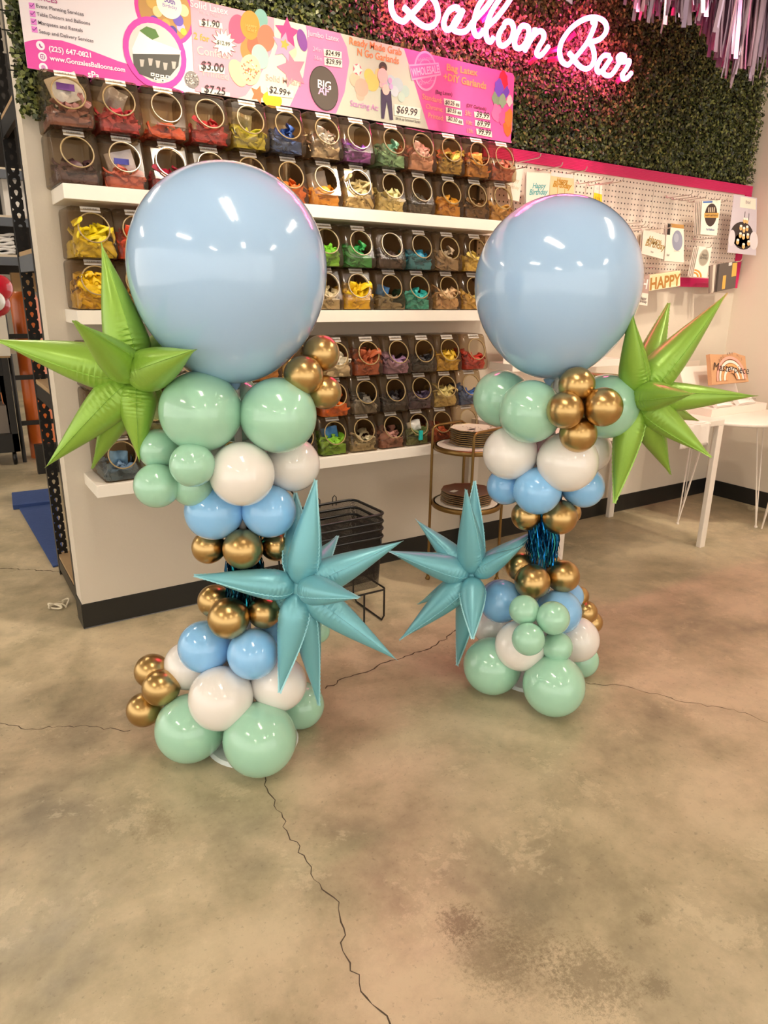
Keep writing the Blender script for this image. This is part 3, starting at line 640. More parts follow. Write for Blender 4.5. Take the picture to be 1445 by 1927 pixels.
for a, b_, r_, c_, rz in [(946, 152, 15, 'e0243c', .3), (938, 165, 14, '7050c8', -.5), (950, 172, 12, '6a48c0', -.6), (934, 185, 14, '7f9a78', .2), (945, 190, 11, '8aa886', 0), (958, 190, 9, 'f0d4d0', .3), (934, 213, 15, 'f070a8', .4), (944, 222, 11, 'ea5a98', 0), (957, 222, 14, 'ee7a30', .2), (955, 240, 14, 'e86a24', .1), (967, 258, 8, 'a0c070', 0)]:
    q = onY(a, b_, YB); k = (q-CAM) @ FWD/F*r_; lay = 6+int(b_) % 4+LAYN[0] % 7*.1; LAYN[0] += 1; n = 18
    s2.add([(q[0], YB-.0004*lay, q[2])]+[(min(q[0]+k*(1+.15*math.sin(5*t_+a))*.8*math.cos(t_), x1+.002), YB-.0004*lay, q[2]+k*(1+.15*math.sin(4*t_+b_))*math.sin(t_)) for t_ in [2*PI*i/n for i in range(n)]], [(0, i+1, (i+1) % n+1) for i in range(n)], colm(c_))
part(s2, 'printing', T2)
for s_, quad, a, b_ in [('$1.90', [(373, 38), (417, 44), (418, 55), (375, 49)], (378, 47.5), (413, 53)), ('$12.99', None, (407, 83), (432, 88)), ('$3.00', [(373, 122), (422, 128), (422, 140), (375, 134)], (377, 130), (421, 137)), ('$7.25', [(378, 165), (432, 175), (432, 182), (378, 175)], (383, 174), (424, 180)),
                        ('$2.99+', [(502, 162), (552, 171), (550, 185), (504, 180)], (505, 174), (546, 182)), ('$24.99', [(608, 92), (642, 98), (642, 111), (609, 106)], (611, 103), (639, 108)), ('$29.99', [(609, 108), (643, 113), (643, 128), (610, 123)], (612, 119), (641, 124)),
                        ('$69.99', [(741, 196), (791, 204), (789, 225), (741, 217)], (744, 212), (784, 219)), ('$0.25 ea', [(834, 185), (865, 191), (865, 204), (835, 198)], (836, 196), (863, 201)), ('$0.55 ea', [(838, 202), (868, 208), (868, 219), (838, 213)], (840, 210), (866, 216)), ('$0.50 ea', [(838, 218), (870, 225), (871, 236), (839, 229)], (841, 226), (868, 233)),
                        ('39.99', [(891, 210), (920, 216), (921, 226), (892, 221)], (894, 220), (919, 224)), ('69.99', [(893, 226), (922, 232), (922, 242), (893, 237)], (896, 236), (920, 240)), ('99.99', [(895, 242), (924, 248), (925, 259), (896, 253)], (898, 252), (922, 256))]:
    t_ = MB()
    if quad: poly(t_, quad, 'f3ead8', 9)
    else: disc(t_, 421, 82, 3, 'f4ecd4', 12)
    btext(t_, s_, a, b_, '2e2a2c', 14, .012, .15); part(t_, 'price_tag', T2)

# ------------------------------------------------------------------ neon sign
neonm = bpy.data.materials.new('neon_pink'); neonm.use_nodes = True; _b = neonm.node_tree.nodes['Principled BSDF']
_b.inputs['Base Color'].default_value = (.9, .5, .7, 1); _b.inputs['Emission Color'].default_value = (1, .055, .25, 1); _b.inputs['Emission Strength'].default_value = NEON
sleeve = mat('pink_tube_sleeve', 'd83aa8', .3)
YN = -.11
def spl(P, k=5):
    P = [np.array(p, float) for p in P]; out = []
    for i in range(len(P)-1):
        a = P[max(i-1, 0)]; b_ = P[i]; c = P[i+1]; d = P[min(i+2, len(P)-1)]
        for j in range(k):
            t = j/k; out.append(.5*((2*b_)+(-a+c)*t+(2*a-5*b_+4*c-d)*t*t+(-a+3*b_-3*c+d)*t**3))
    out.append(P[-1]); return out
def c516(x, y): return (720+x/5.16, y/5.16)
def c602(x, y): return (960+x/6.02, y/6.02)
NS = thing('neon_sign', 'glowing pink script neon sign reading Balloon Bar on the hedge', 'neon sign', (1.6, YN, 2.6))
B2 = [[(925, 250), (950, 245), (960, 275), (900, 430), (830, 540), (740, 650), (690, 700), (650, 735), (590, 700), (562, 620), (565, 530), (600, 440), (680, 330), (780, 250), (880, 205), (980, 200), (1060, 240), (1092, 310), (1075, 380), (1020, 440), (960, 465), (895, 475)],
      [(895, 480), (930, 530), (950, 610), (945, 700), (900, 765), (835, 778), (760, 725), (705, 645), (665, 600)]]
strokes = []
for st in B2:
    P = [onY(*c602(*q), YN) for q in st]; strokes.append(P); strokes.append([p_+np.array([-1.062, 0, .006]) for p_ in P])
for st in [[(735, 110), (725, 75), (690, 75), (640, 110), (600, 190), (595, 250), (625, 290), (665, 270), (710, 190), (780, 100)],
           [(780, 100), (740, 190), (690, 270), (710, 303), (770, 312), (820, 290), (870, 220), (935, 150), (1005, 70), (1068, -20), (1085, -80), (1060, -110), (1020, -80), (965, 0), (920, 80), (890, 190), (880, 270), (900, 335), (930, 350), (965, 320), (978, 285)],
           [(1010, 270), (1040, 235), (1100, 180), (1180, 80), (1240, -10), (1262, -70), (1240, -110), (1200, -85), (1130, 0), (1060, 110), (1018, 220), (1002, 320), (1020, 390), (1050, 405), (1075, 365)],
           [(1180, 235), (1200, 212), (1245, 215), (1270, 270), (1262, 340), (1230, 400), (1170, 445), (1130, 420), (1125, 350), (1150, 290), (1180, 255)],
           [(1330, 275), (1360, 250), (1405, 260), (1420, 310), (1400, 390), (1350, 460), (1300, 465), (1280, 420), (1295, 350), (1325, 295)]]:
    strokes.append([onY(*c516(*q), YN) for q in st])
for st in [[(280, 320), (270, 380), (220, 460), (165, 575)], [(165, 575), (235, 450), (295, 375), (345, 352), (378, 385), (375, 445), (325, 530), (300, 600), (330, 632), (380, 595), (432, 525)],
           [(1120, 630), (1060, 630), (1010, 690), (980, 770), (1000, 818), (1040, 800), (1100, 720), (1140, 660)], [(1140, 660), (1090, 740), (1050, 805), (1080, 850), (1140, 850), (1190, 790), (1245, 700), (1290, 665), (1290, 632), (1250, 622), (1222, 650), (1240, 698), (1290, 700), (1350, 692), (1320, 770), (1272, 840), (1285, 895), (1330, 875), (1372, 825)]]:
    strokes.append([onY(*c602(*q), YN) for q in st])
off = np.array(NS.location)
for st in strokes:
    P = spl(st); MB().tube([p_-off for p_ in P], .0125, neonm, 8).build('neon_tube', NS)
sp_ = MB(); stm = mat('pink_acrylic', 'c8305e', .3)
for a, b_ in [((882, 78), (905, 55)), ((995, 120), (1012, 105)), ((1022, 100), (1055, 90)), ((1068, 75), (1083, 62)), ((1160, 155), (1175, 140)), ((1030, 113), (1052, 110)), ((905, 40), (935, 10))]:
    p_, q_ = onY(*a, YN+.05)-off, onY(*b_, YN+.015)-off; sp_.tube([p_, q_], .012, stm, 4)
sp_.build('support_strut', NS)

# ------------------------------------------------------------------ pegboard
def peg_mat():
    m = bpy.data.materials.new('pegboard'); m.use_nodes = True; nt = m.node_tree; b = nt.nodes['Principled BSDF']; L = nt.links
    tc = nt.nodes.new('ShaderNodeTexCoord'); sx = nt.nodes.new('ShaderNodeSeparateXYZ'); L.new(tc.outputs['Object'], sx.inputs[0]); d = []
    for k in ('X', 'Z'):
        a = nt.nodes.new('ShaderNodeMath'); a.operation = 'MULTIPLY'; a.inputs[1].default_value = 1/.031; L.new(sx.outputs[k], a.inputs[0])
        f_ = nt.nodes.new('ShaderNodeMath'); f_.operation = 'FRACT'; L.new(a.outputs[0], f_.inputs[0])
        s_ = nt.nodes.new('ShaderNodeMath'); s_.operation = 'SUBTRACT'; s_.inputs[1].default_value = .5; L.new(f_.outputs[0], s_.inputs[0])
        p_ = nt.nodes.new('ShaderNodeMath'); p_.operation = 'POWER'; p_.inputs[1].default_value = 2; L.new(s_.outputs[0], p_.inputs[0]); d.append(p_)
    ad = nt.nodes.new('ShaderNodeMath'); L.new(d[0].outputs[0], ad.inputs[0]); L.new(d[1].outputs[0], ad.inputs[1])
    lt = nt.nodes.new('ShaderNodeMath'); lt.operation = 'LESS_THAN'; lt.inputs[1].default_value = .024; L.new(ad.outputs[0], lt.inputs[0])
    mx = nt.nodes.new('ShaderNodeMix'); mx.data_type = 'RGBA'; mx.inputs[6].default_value = lin('e8ddcf')+(1,); mx.inputs[7].default_value = lin('3a2f2a')+(1,)
    L.new(lt.outputs[0], mx.inputs[0]); L.new(mx.outputs[2], b.inputs['Base Color']); b.inputs['Roughness'].default_value = .4
    return m
pinkm = mat('hot_pink_trim', 'e0246e', .4)
PG = thing('pegboard', 'white pegboard framed in ribbed hot pink trim', 'pegboard', (2.2, 0, 1.57))
pgm = peg_mat()
for a, b_ in ((0, 1.42), (1.425, 2.42)):
    MB().box((a, -.024, .0), (b_, -.018, .68), pgm).build('board', PG)
MB().box((0, -.018, 0), (2.42, 0, .68), mat('frame_back', '9a9086', .8)).build('backing_frame', PG)
def trim(x0, x1, z0, z1, vert=False):
    mb = MB(); mb.box((x0, -.036, z0), (x1, -.02, z1), pinkm)
    n = 8
    for i in range(n):
        if vert: a = x0+(x1-x0)*(i+.2)/n; mb.box((a, -.040, z0), (a+(x1-x0)/n*.6, -.036, z1), pinkm)
        else: a = z0+(z1-z0)*(i+.2)/n; mb.box((x0, -.040, a), (x1, -.036, a+(z1-z0)/n*.6), pinkm)
    mb.build('trim_strip', PG)
trim(0, 2.47, .625, .685); trim(0, 2.47, 0, .06); trim(2.41, 2.47, .06, .625, True)
chrome = mat('chrome_wire', 'd8d2c8', .3, .9)
def cx8(x, y): return (940+x/2.861, 280+y/2.861)
hooks = [(205, 120), (335, 140), (425, 190), (480, 200), (530, 197), (630, 410), (650, 425), (665, 435), (690, 445), (760, 440), (900, 265), (932, 275), (975, 280), (1020, 290), (1050, 290), (1085, 300), (1045, 490), (1170, 612), (765, 640), (90, 75)]
hl = ['far left of the pegboard', 'above the gold birthday card', 'left of the yellow candle pack', 'just above the yellow candle pack', 'right of the yellow candle pack', 'above the giant balloon, leftmost of a row', 'above the giant balloon, second of a row', 'above the brown straw pack', 'above the kraft birthday card', 'holding the blue balloon card', 'first of the cluster at upper right', 'second of the cluster at upper right', 'middle of the cluster at upper right', 'fourth of the cluster at upper right', 'holding the foil balloon packs', 'holding the big photo backdrop card', 'holding the round balloon pack', 'holding the grey notebooks', 'above the HAPPY banner box', 'next to the top row jars']
hooks += [None, None, None]; hl += ['holding the pink letter pack', 'holding the grey oval balloon pack', 'holding the pale script card']
HANG = [(779, 678, -.20), (1110, 532, -.19), (72, 110, -.12)]
for i, ab in enumerate(hooks):
    if ab: p_ = onY(*cx8(*ab), -.045)
    else: h_ = HANG[i-20]; q_ = onY(*cx8(h_[0], h_[1]), h_[2]); p_ = np.array([q_[0], -.045, q_[2]-.004])
    L_ = .18
    if i in (9,): L_ = .22
    mb = MB(); mb.tube([(0, .02, .012), (0, .005, .014), (0, .0, .006), (0, -.004, 0), (0, -L_+.01, 0.002), (0, -L_, .008), (0, -L_-.006, .02)], .0028, chrome, 6)
    mb.tube([(-.012, .004, .002), (.012, .004, .002)], .0022, chrome, 6)
    mb.build('peg_hook', loc=p_, label='chrome peg hook '+hl[i], cat='hook', group='chrome hooks on the pegboard')
wires = mat('kraft_gold', 'b08a4a', .5)
def card(name, quad, y, label, cat, base='eee5d6', th=.004, draw=None, group=None, many=0):
    P = [onY(*q, y) for q in quad]; T = thing(name, label, cat, P[0], group); o0 = P[0]
    mb = MB(); pol = [(q[0]-o0[0], q[2]-o0[2]) for q in P]
    mb.prism(pol, 0, th, colm(base, .4))
    mb.build('card_face' if not many else 'front_pack', T)
    for k in range(many):
        mb = MB(); mb.prism([(a, b_+rnd.uniform(-.002, .002)) for a, b_ in pol], .012*(k+1), .012*(k+1)+.004, colm(base, .4)); mb.build('pack', T)
    if draw:
        mb = MB(); draw(mb, P, o0); mb.build('printing', T)
    return T
def cmap(P):  # unit square -> plane, P = tl,tr,br,bl
    tl, tr, br, bl = P
    def f(u, v): return (tl*(1-u)+tr*u)*(1-v)+(bl*(1-u)+br*u)*v
    return f
def ctext(mb, P, o0, s, u0, v0, u1, c, k=1, bold=.02, shear=0., hh=None):
    f = cmap(P); a = f(u0, v0)-o0; b_ = f(u1, v0)-o0; a[1] = b_[1] = -.0006*k; d = b_-a; w_ = np.linalg.norm(d); d /= w_; up = np.array([-d[2], 0, d[0]])
    mb.text(s, colm(c), np.stack([d, up, [0, -1, 0], a], 1), width=w_, bold=bold, shear=shear, height=hh)
def cell(mb, P, o0, u, v, ru, rv, c, k=1, n=24):
    f = cmap(P); q = [f(u+ru*math.cos(2*PI*i/n), v-rv*math.sin(2*PI*i/n))-o0 for i in range(n)]
    for t_ in q: t_[1] = -.0006*k
    mb.add(q, [tuple(range(n))], colm(c))
def rect(mb, P, o0, u0, v0, u1, v1, c, k=1):
    f = cmap(P); q = [f(u0, v1)-o0, f(u1, v1)-o0, f(u1, v0)-o0, f(u0, v0)-o0]
    for t_ in q: t_[1] = -.0006*k
    mb.add(q, [(0, 1, 2, 3)], colm(c))
def Q(*pts): return [cx8(*p) for p in pts]
def d1(mb, P, o):
    ctext(mb, P, o, 'Happy', .15, .45, .85, 'cfc2a4', 1, .02, .3); ctext(mb, P, o, 'Birthday', .1, .65, .9, 'cfc2a4', 1, .02, .3)
card('greeting_card', Q((30, 85), (128, 105), (105, 285), (45, 270)), -.12, 'pale script card partly behind the top row jars', 'card', draw=d1)
def d2(mb, P, o):
    ctext(mb, P, o, 'Happy', .25, .48, .85, '5aa8a8', 1, .03, .3); ctext(mb, P, o, 'Birthday', .12, .68, .95, '5aa8a8', 1, .03, .3); ctext(mb, P, o, 'love', .45, .9, .6, '8a8278', 1)
card('birthday_card', Q((145, 125), (275, 132), (262, 298), (142, 305)), -.15, 'white card with teal Happy Birthday script', 'card', draw=d2, many=1)
def d3(mb, P, o):
    ctext(mb, P, o, 'Happy', .25, .34, .75, 'c08a28', 1, .04, .3); ctext(mb, P, o, 'Birthday', .1, .52, .9, 'c08a28', 1, .04, .3)
    rect(mb, P, o, .3, .55, .32, .9, 'c08a28'); rect(mb, P, o, .6, .55, .62, .9, 'c08a28'); rect(mb, P, o, .02, .0, .98, .14, 'e8e0da', 1)
card('birthday_card', Q((275, 125), (400, 140), (400, 290), (268, 270)), -.15, 'cream card with gold glitter Happy Birthday topper', 'card', base='e8cc9c', draw=d3, many=1)
def d4(mb, P, o):
    rect(mb, P, o, .0, .35, 1, 1, 'e8c820', 1)
    for k in range(3): rect(mb, P, o, .2+.22*k, .5, .3+.22*k, 1, 'c89018', 2)
    cell(mb, P, o, .5, .15, .25, .06, 'd8d0c8', 1)
card('candle_pack', Q((510, 195), (552, 195), (550, 340), (502, 310)), -.13, 'narrow bright yellow candle pack on a pegboard hook', 'candle pack', base='e6ded2', draw=d4)
def d5(mb, P, o):
    rect(mb, P, o, 0, .0, 1, .55, 'eadccb', 1)
    for k in range(5): rect(mb, P, o, .06+.19*k, .12, .13+.19*k, .95, 'c9a080', 2); rect(mb, P, o, .06+.19*k, .5, .13+.19*k, .95, '8a4a34', 3)
card('straw_pack', Q((690, 440), (765, 455), (758, 610), (735, 590)), -.15, 'pack of brown and cream straws behind the giant balloon', 'straws', base='8f5a44', draw=d5)
def d6(mb, P, o):
    ctext(mb, P, o, 'Happy', .2, .42, .75, 'a8894e', 1, .03, .3); ctext(mb, P, o, 'Birthday', .1, .62, .98, 'a8894e', 1, .03, .3); ctext(mb, P, o, 'love', .38, .85, .5, '8a8278', 1)
card('birthday_card', Q((775, 435), (915, 470), (880, 595), (765, 565)), -.19, 'tilted cream card with kraft Happy Birthday script', 'card', draw=d6, many=1)
def d7(mb, P, o):
    rect(mb, P, o, 0, 0, .18, .3, '1e1a18', 1); ctext(mb, P, o, 'PHOTO', .02, .02, .16, 'e8e0d0', 2); rect(mb, P, o, .18, .0, 1, .1, 'b98a4a', 1); cell(mb, P, o, .62, .43, .30, .27, '8f93a8', 1); cell(mb, P, o, .55, .36, .14, .12, 'a8acbc', 2)
    rect(mb, P, o, .45, .70, .75, .715, 'c9bca8', 2); ctext(mb, P, o, 'foil', .08, .86, .2, '6a6a6a', 2)
card('balloon_card', Q((905, 400), (992, 410), (992, 612), (888, 605)), -.20, 'white pack showing a pearl blue balloon', 'balloon pack', draw=d7, many=2)
def d8(mb, P, o):
    f = cmap(P); rect(mb, P, o, .08, .06, .95, .86, 'e8d9a8', 1); ctext(mb, P, o, 'HAPPY', .0, .93, 1.0, 'b07a34', 2, .03, 0, .072)
card('banner_box', Q((806, 682), (972, 655), (972, 738), (806, 765)), -.17, 'cream boxed banner reading HAPPY in kraft letters', 'banner pack', base='f0e4bc', draw=d8, th=.05)
def d9(mb, P, o):
    rect(mb, P, o, 0, 0, 1, .6, 'b89a90', 1); ctext(mb, P, o, 'H', .25, .45, .8, 'f0e8e4', 2, .03); ctext(mb, P, o, 'Happy', .1, .82, .85, '6a5a58', 2, .02, .3); ctext(mb, P, o, 'Birthday', .1, .92, .9, '6a5a58', 2, .02, .3)
card('letter_pack', Q((752, 672), (808, 680), (795, 845), (745, 838)), -.20, 'pink pack with white letter H below the HAPPY box', 'card', draw=d9)
def d10(mb, P, o):
    rect(mb, P, o, .05, .02, .55, .07, '3a6ab0', 1); cell(mb, P, o, .52, .42, .34, .33, '3a2c28', 1); rect(mb, P, o, .15, .36, .95, .5, 'c89a4a', 2); ctext(mb, P, o, 'HAPPY BIRTHDAY', .2, .46, .9, '3a2c28', 3); ctext(mb, P, o, 'Foil Balloon', .3, .87, .8, '4a6a9a', 2)
    for k in range(4): rect(mb, P, o, .35+.1*k, .2, .4+.1*k, .34, 'cfc0a8', 2)
card('foil_balloon_pack', Q((1090, 280), (1192, 275), (1170, 468), (1082, 460)), -.20, 'stack of foil balloon packs with dark oval birthday design', 'balloon pack', draw=d10, many=4)
def d11(mb, P, o):
    cell(mb, P, o, .52, .35, .38, .28, 'b9b2a4', 1); cell(mb, P, o, .52, .35, .33, .25, 'a39a8a', 2); ctext(mb, P, o, 'Happy', .3, .3, .75, '5a544a', 3, .02, .3); ctext(mb, P, o, 'Birthday', .22, .4, .82, '5a544a', 3, .02, .3)
    f = cmap(P)
    for r_, c_ in ((.62, 'e08a30'), (.48, 'f0e8dc'), (.40, 'e08a30'), (.26, 'f0e8dc')):
        q = [f(0, 1)-o]+[f(max(0, r_*math.cos(a)), 1-.4*r_*math.sin(a))-o for a in [PI/2*i/8 for i in range(9)]][::1]
        for t_ in q: t_[1] = -.0006*(2+(.62-r_)*5)
        mb.add(q, [tuple(range(len(q)-1, -1, -1))], colm(c_))
card('foil_balloon_pack', Q((1075, 525), (1142, 530), (1115, 695), (1040, 688)), -.19, 'stack of balloon packs with grey oval and orange stripes', 'balloon pack', draw=d11, many=3)
def d12(mb, P, o):
    rect(mb, P, o, .0, .0, 1, 1, 'c3bcc6', 1); rect(mb, P, o, .28, .02, .95, .2, 'e9dfd0', 2); ctext(mb, P, o, 'food', .5, .12, .7, '8a8a8a', 3)
    cell(mb, P, o, .45, .66, .43, .22, '2e2626', 2); cell(mb, P, o, .5, .78, .32, .14, '2a2222', 2); cell(mb, P, o, .9, .74, .16, .16, 'd5cfd2', 3); cell(mb, P, o, .08, .74, .12, .14, 'cfc8cc', 3)
    for a, b_ in [(.5, .42), (.6, .42), (.38, .55), (.5, .58), (.62, .55), (.38, .68), (.5, .7), (.66, .68), (.3, .8), (.52, .86), (.7, .8)]: cell(mb, P, o, a, b_, .055, .045, 'd8b070', 4, 12); cell(mb, P, o, a, b_-.035, .05, .022, 'f0e8dc', 5, 10)
    rect(mb, P, o, .5, .26, .52, .4, '2e2626', 3); rect(mb, P, o, .66, .28, .68, .4, '2e2626', 3)
card('display_card', Q((1262, 245), (1385, 265), (1380, 575), (1228, 558)), -.17, 'large photo card of a tiered treat stand at pegboard corner', 'card', base='ddd5dc', draw=d12)
def d13(mb, P, o):
    f = cmap(P)
    for u0, v0, u1, v1 in ((.25, .45, .42, .95), (.72, .05, .98, .55)):
        rect(mb, P, o, u0, v0, u1, v1, 'd9aa4e', 1)
    rect(mb, P, o, .5, .0, .68, .12, 'd8d4cc', 1)
NT = card('notebook', Q((1185, 620), (1282, 605), (1268, 748), (1170, 770)), -.19, 'grey and gold notebooks hanging on a low hook', 'notebook', base='5a524c', draw=d13, th=.012)
for k in range(3):
    P = [onY(*q, -.19) for q in Q((1140+18*k, 630-2*k), (1158+16*k, 625-2*k), (1146+16*k, 772-2*k), (1138+16*k, 778-2*k))]; o0 = P[0]
    MB().prism([(q[0]-NT.location[0], q[2]-NT.location[2]) for q in P], .01+.004*k, .02+.004*k, colm('d8ccbc' if k % 2 else '8a7a70', .5)).build('page_block', NT)

# ------------------------------------------------------------------ small shelf with flower card behind the right giant balloon
SF = soften(MB().box((2.34, -.22, 1.085), (3.28, -.02, 1.125), white).build('floating_ledge', label='short white ledge on the wall behind the right giant balloon', cat='shelf'), .001, 1)
mb = MB(); mb.box((-.14, 0, 0), (.14, .004, .26), colm('efe4d6'))
for a, b_, r_, c_ in [(-.06, .15, .03, 'e8a8a0'), (-.02, .11, .022, 'd87a70'), (-.08, .08, .025, '4f8a4a'), (.0, .19, .02, '7aa860'), (.05, .1, .022, '4f9a50'), (.06, .16, .02, 'e8b8a0')]:
    mb.add([(a+r_*math.cos(t), -.001, b_+r_*math.sin(t)*.8) for t in [2*PI*i/9 for i in range(9)]], [tuple(range(9))], colm(c_))
mb.build('flower_card', loc=(2.47, -.15, 1.125), label='cream card with painted flowers on the wall ledge', cat='card')
mb = MB(); mb.box((-.12, 0, 0), (.12, .004, .22), colm('f1e7e0')); mb.add([(-.05, -.001, .12), (.06, -.001, .13), (.07, -.001, .17), (-.04, -.001, .16)], [(0, 1, 2, 3)], colm('d070b8'))
mb.build('party_card', loc=(3.06, -.15, 1.125), label='white card with pink mark at the ledge right end', cat='card')
# ------------------------------------------------------------------ foil fringe
def fringe(name, x0, x1, ytop, zt, zb, cols, label, seed, rows=3):
    R = random.Random(seed); mb = MB(); n = int((x1-x0)/.018)
    for k in range(rows):
        for i in range(n):
            x = x0+(x1-x0)*(i+.5)/n+R.uniform(-.006, .006); y = ytop+.035*k+R.uniform(-.01, .01); m_ = mat('foil_'+R.choice(cols), R.choice(cols), .28, .55)
            u = (x-x0)/(x1-x0); z1 = zb(u)+R.uniform(-.04, .05)+.04*k; w_ = .011; sw = R.uniform(-.03, .03); tw = R.uniform(-.7, .7); v = []; S = 6
            for s in range(S+1):
                t = s/S; zz = zt+(z1-zt)*t; xx = x+sw*t*t; a = tw*t; yy = y+R.uniform(-.004, .004)*t-.03*t*math.sin(3*t+i)
                v += [(xx-w_*math.cos(a), yy-w_*math.sin(a), zz), (xx+w_*math.cos(a), yy+w_*math.sin(a), zz)]
            mb.add(v, [(2*s, 2*s+1, 2*s+3, 2*s+2) for s in range(S)], m_, True)
    mb.tube([(x0, ytop+.03, zt), (x1, ytop+.03, zt)], .008, chrome, 6)
    return mb.build(name, label=label, cat='garland', group='foil fringe garlands hanging from the ceiling')
fc = ['c9a8b8', 'c07fa8', 'a090a8', 'd0bdb4', 'cf84b0', '8a7888']
def pr(px, py, y=-.7): return onY(px, py, y)
p0 = pr(1182, 30); p1 = pr(1335, 5)
fringe('foil_fringe', p0[0], p1[0], -.72, 3.3, lambda u: p0[2]+(.02 if u < .5 else .02+.2*(u-.5)), fc, 'pink and cream foil fringe hanging at the top of the hedge', 3)
p2 = pr(1338, 50); p3 = pr(1475, 120)
fringe('foil_fringe', p2[0], p3[0], -.72, 3.5, lambda u: p2[2]-.17*math.sin(PI*min(1, u*2.2)/1) if u < .35 else 2.55+.28*(u-.35), fc, 'iridescent pink foil fringe hanging lowest, at the right corner', 4, 5)
p4 = pr(1055, 4); p5 = pr(1082, 8)
fringe('foil_fringe', p4[0]-.02, p5[0], -.72, 3.3, lambda u: p4[2]+.03, fc, 'small tip of pink fringe above the second word of the sign', 5, 2)

# ================================================================== BALLOON COLUMNS
def latex(name, c, sss=0.0): return mat(name, c, .14, coat=.6, spec=.5, sss=sss)
mint = latex('latex_mint', 'a4d6bb'); wht = latex('latex_white', 'f0ece6'); blu = latex('latex_sky_blue', '8cc8fa'); pale = latex('latex_pale_blue', 'a9ccf0')
gold = mat('latex_chrome_gold', 'c2a26c', .28, 1.)
def balloon_profile(n=26, giant=False):
    pr_ = [(0, 1.0)]
    for i in range(1, n):
        a = PI*i/n; z = math.cos(a); r = math.sin(a)
        if z < 0: z *= 1.08 if not giant else 1.16; r *= 1-.05*(z*z)*(1 if not giant else 1.15)
        if r > .07: pr_.append((r, z))
    zl = pr_[-1][1]
    pr_ += [(.06, zl-.03), (.035, zl-.06), (.03, zl-.09), (.05, zl-.12), (.045, zl-.135), (0, zl-.13)]
    return pr_[::-1]
def one_mesh(prof, m_, n):
    o = MB().lathe(prof, m_, n).build('tmp'); me = o.data; bpy.data.objects.remove(o); return me
BM = {k: one_mesh(balloon_profile(), m_, 40) for k, m_ in (('m', mint), ('w', wht), ('b', blu), ('g', gold))}
GM = one_mesh(balloon_profile(40, True), pale, 72)
NAMES = {'m': 'mint green balloon', 'w': 'white balloon', 'b': 'sky blue balloon', 'g': 'chrome gold balloon'}
def spike(mb, base, tip, R, m_, seed, edge):
    base = np.array(base); tip = np.array(tip); d = tip-base; L = np.linalg.norm(d); d /= L
    rs = random.Random(seed); A = frame_to(d); ph = rs.uniform(-.5, .5)
    x = A[:, 0]*math.cos(ph)+A[:, 1]*math.sin(ph); y = np.cross(d, x)
    K, n = 70, 26; v = []
    tm = .25
    def prof(t):
        if t < tm: return max(.06, math.sqrt(max(0, 1-((tm-t)/tm)**2)))
        u = (t-tm)/(1-tm); return (1-u)*(1+.72*u-.55*u*u)
    pk = max(prof(i/200) for i in range(201)); f1 = rs.uniform(20, 28); f2 = rs.uniform(33, 40)
    for i in range(K+1):
        t = (i/K)**1.35; r = R*prof(t)/pk
        flat = 1-.2*t
        for j in range(n):
            a = 2*PI*j/n; c, s = math.cos(a), math.sin(a)
            seam = abs(c)**10; near = abs(c)**4
            wr = 1+near*.045*math.sin(2*PI*f1*t+j)*math.exp(-((t-.25)/.22)**2)+.012*math.sin(2*PI*f2*t+3*a)*math.exp(-t/.25)
            rx = r*wr-(r*.035+.0)*seam*(t < .9); rx_ = rx*c
            q = base+d*(t*L)+x*rx_+y*(r*wr*s*flat)
            v.append(q)
    f = [(i*n+j, i*n+(j+1) % n, (i+1)*n+(j+1) % n, (i+1)*n+j) for i in range(K) for j in range(n)]
    mb.add(v, f, m_, True)
    # welded foil seam along both sides
    for sgn in (1, -1):
        v = []
        for i in range(K+1):
            t = (i/K)**1.35; r = R*prof(t)/pk; w_ = .0025+.0035*t; wob = .0012*math.sin(2*PI*f1*t)
            o_ = base+d*(t*L)+x*sgn*(r*.93)
            e_ = base+d*(t*L+(.004 if i == K else 0))+x*sgn*(r*.965+w_+wob)
            v += [o_+y*.0008, e_, o_-y*.0008]
        f = []
        for i in range(K): a = 3*i; f += [(a, a+1, a+4, a+3), (a+1, a+2, a+5, a+4)]
        mb.add(v, f, edge, True)
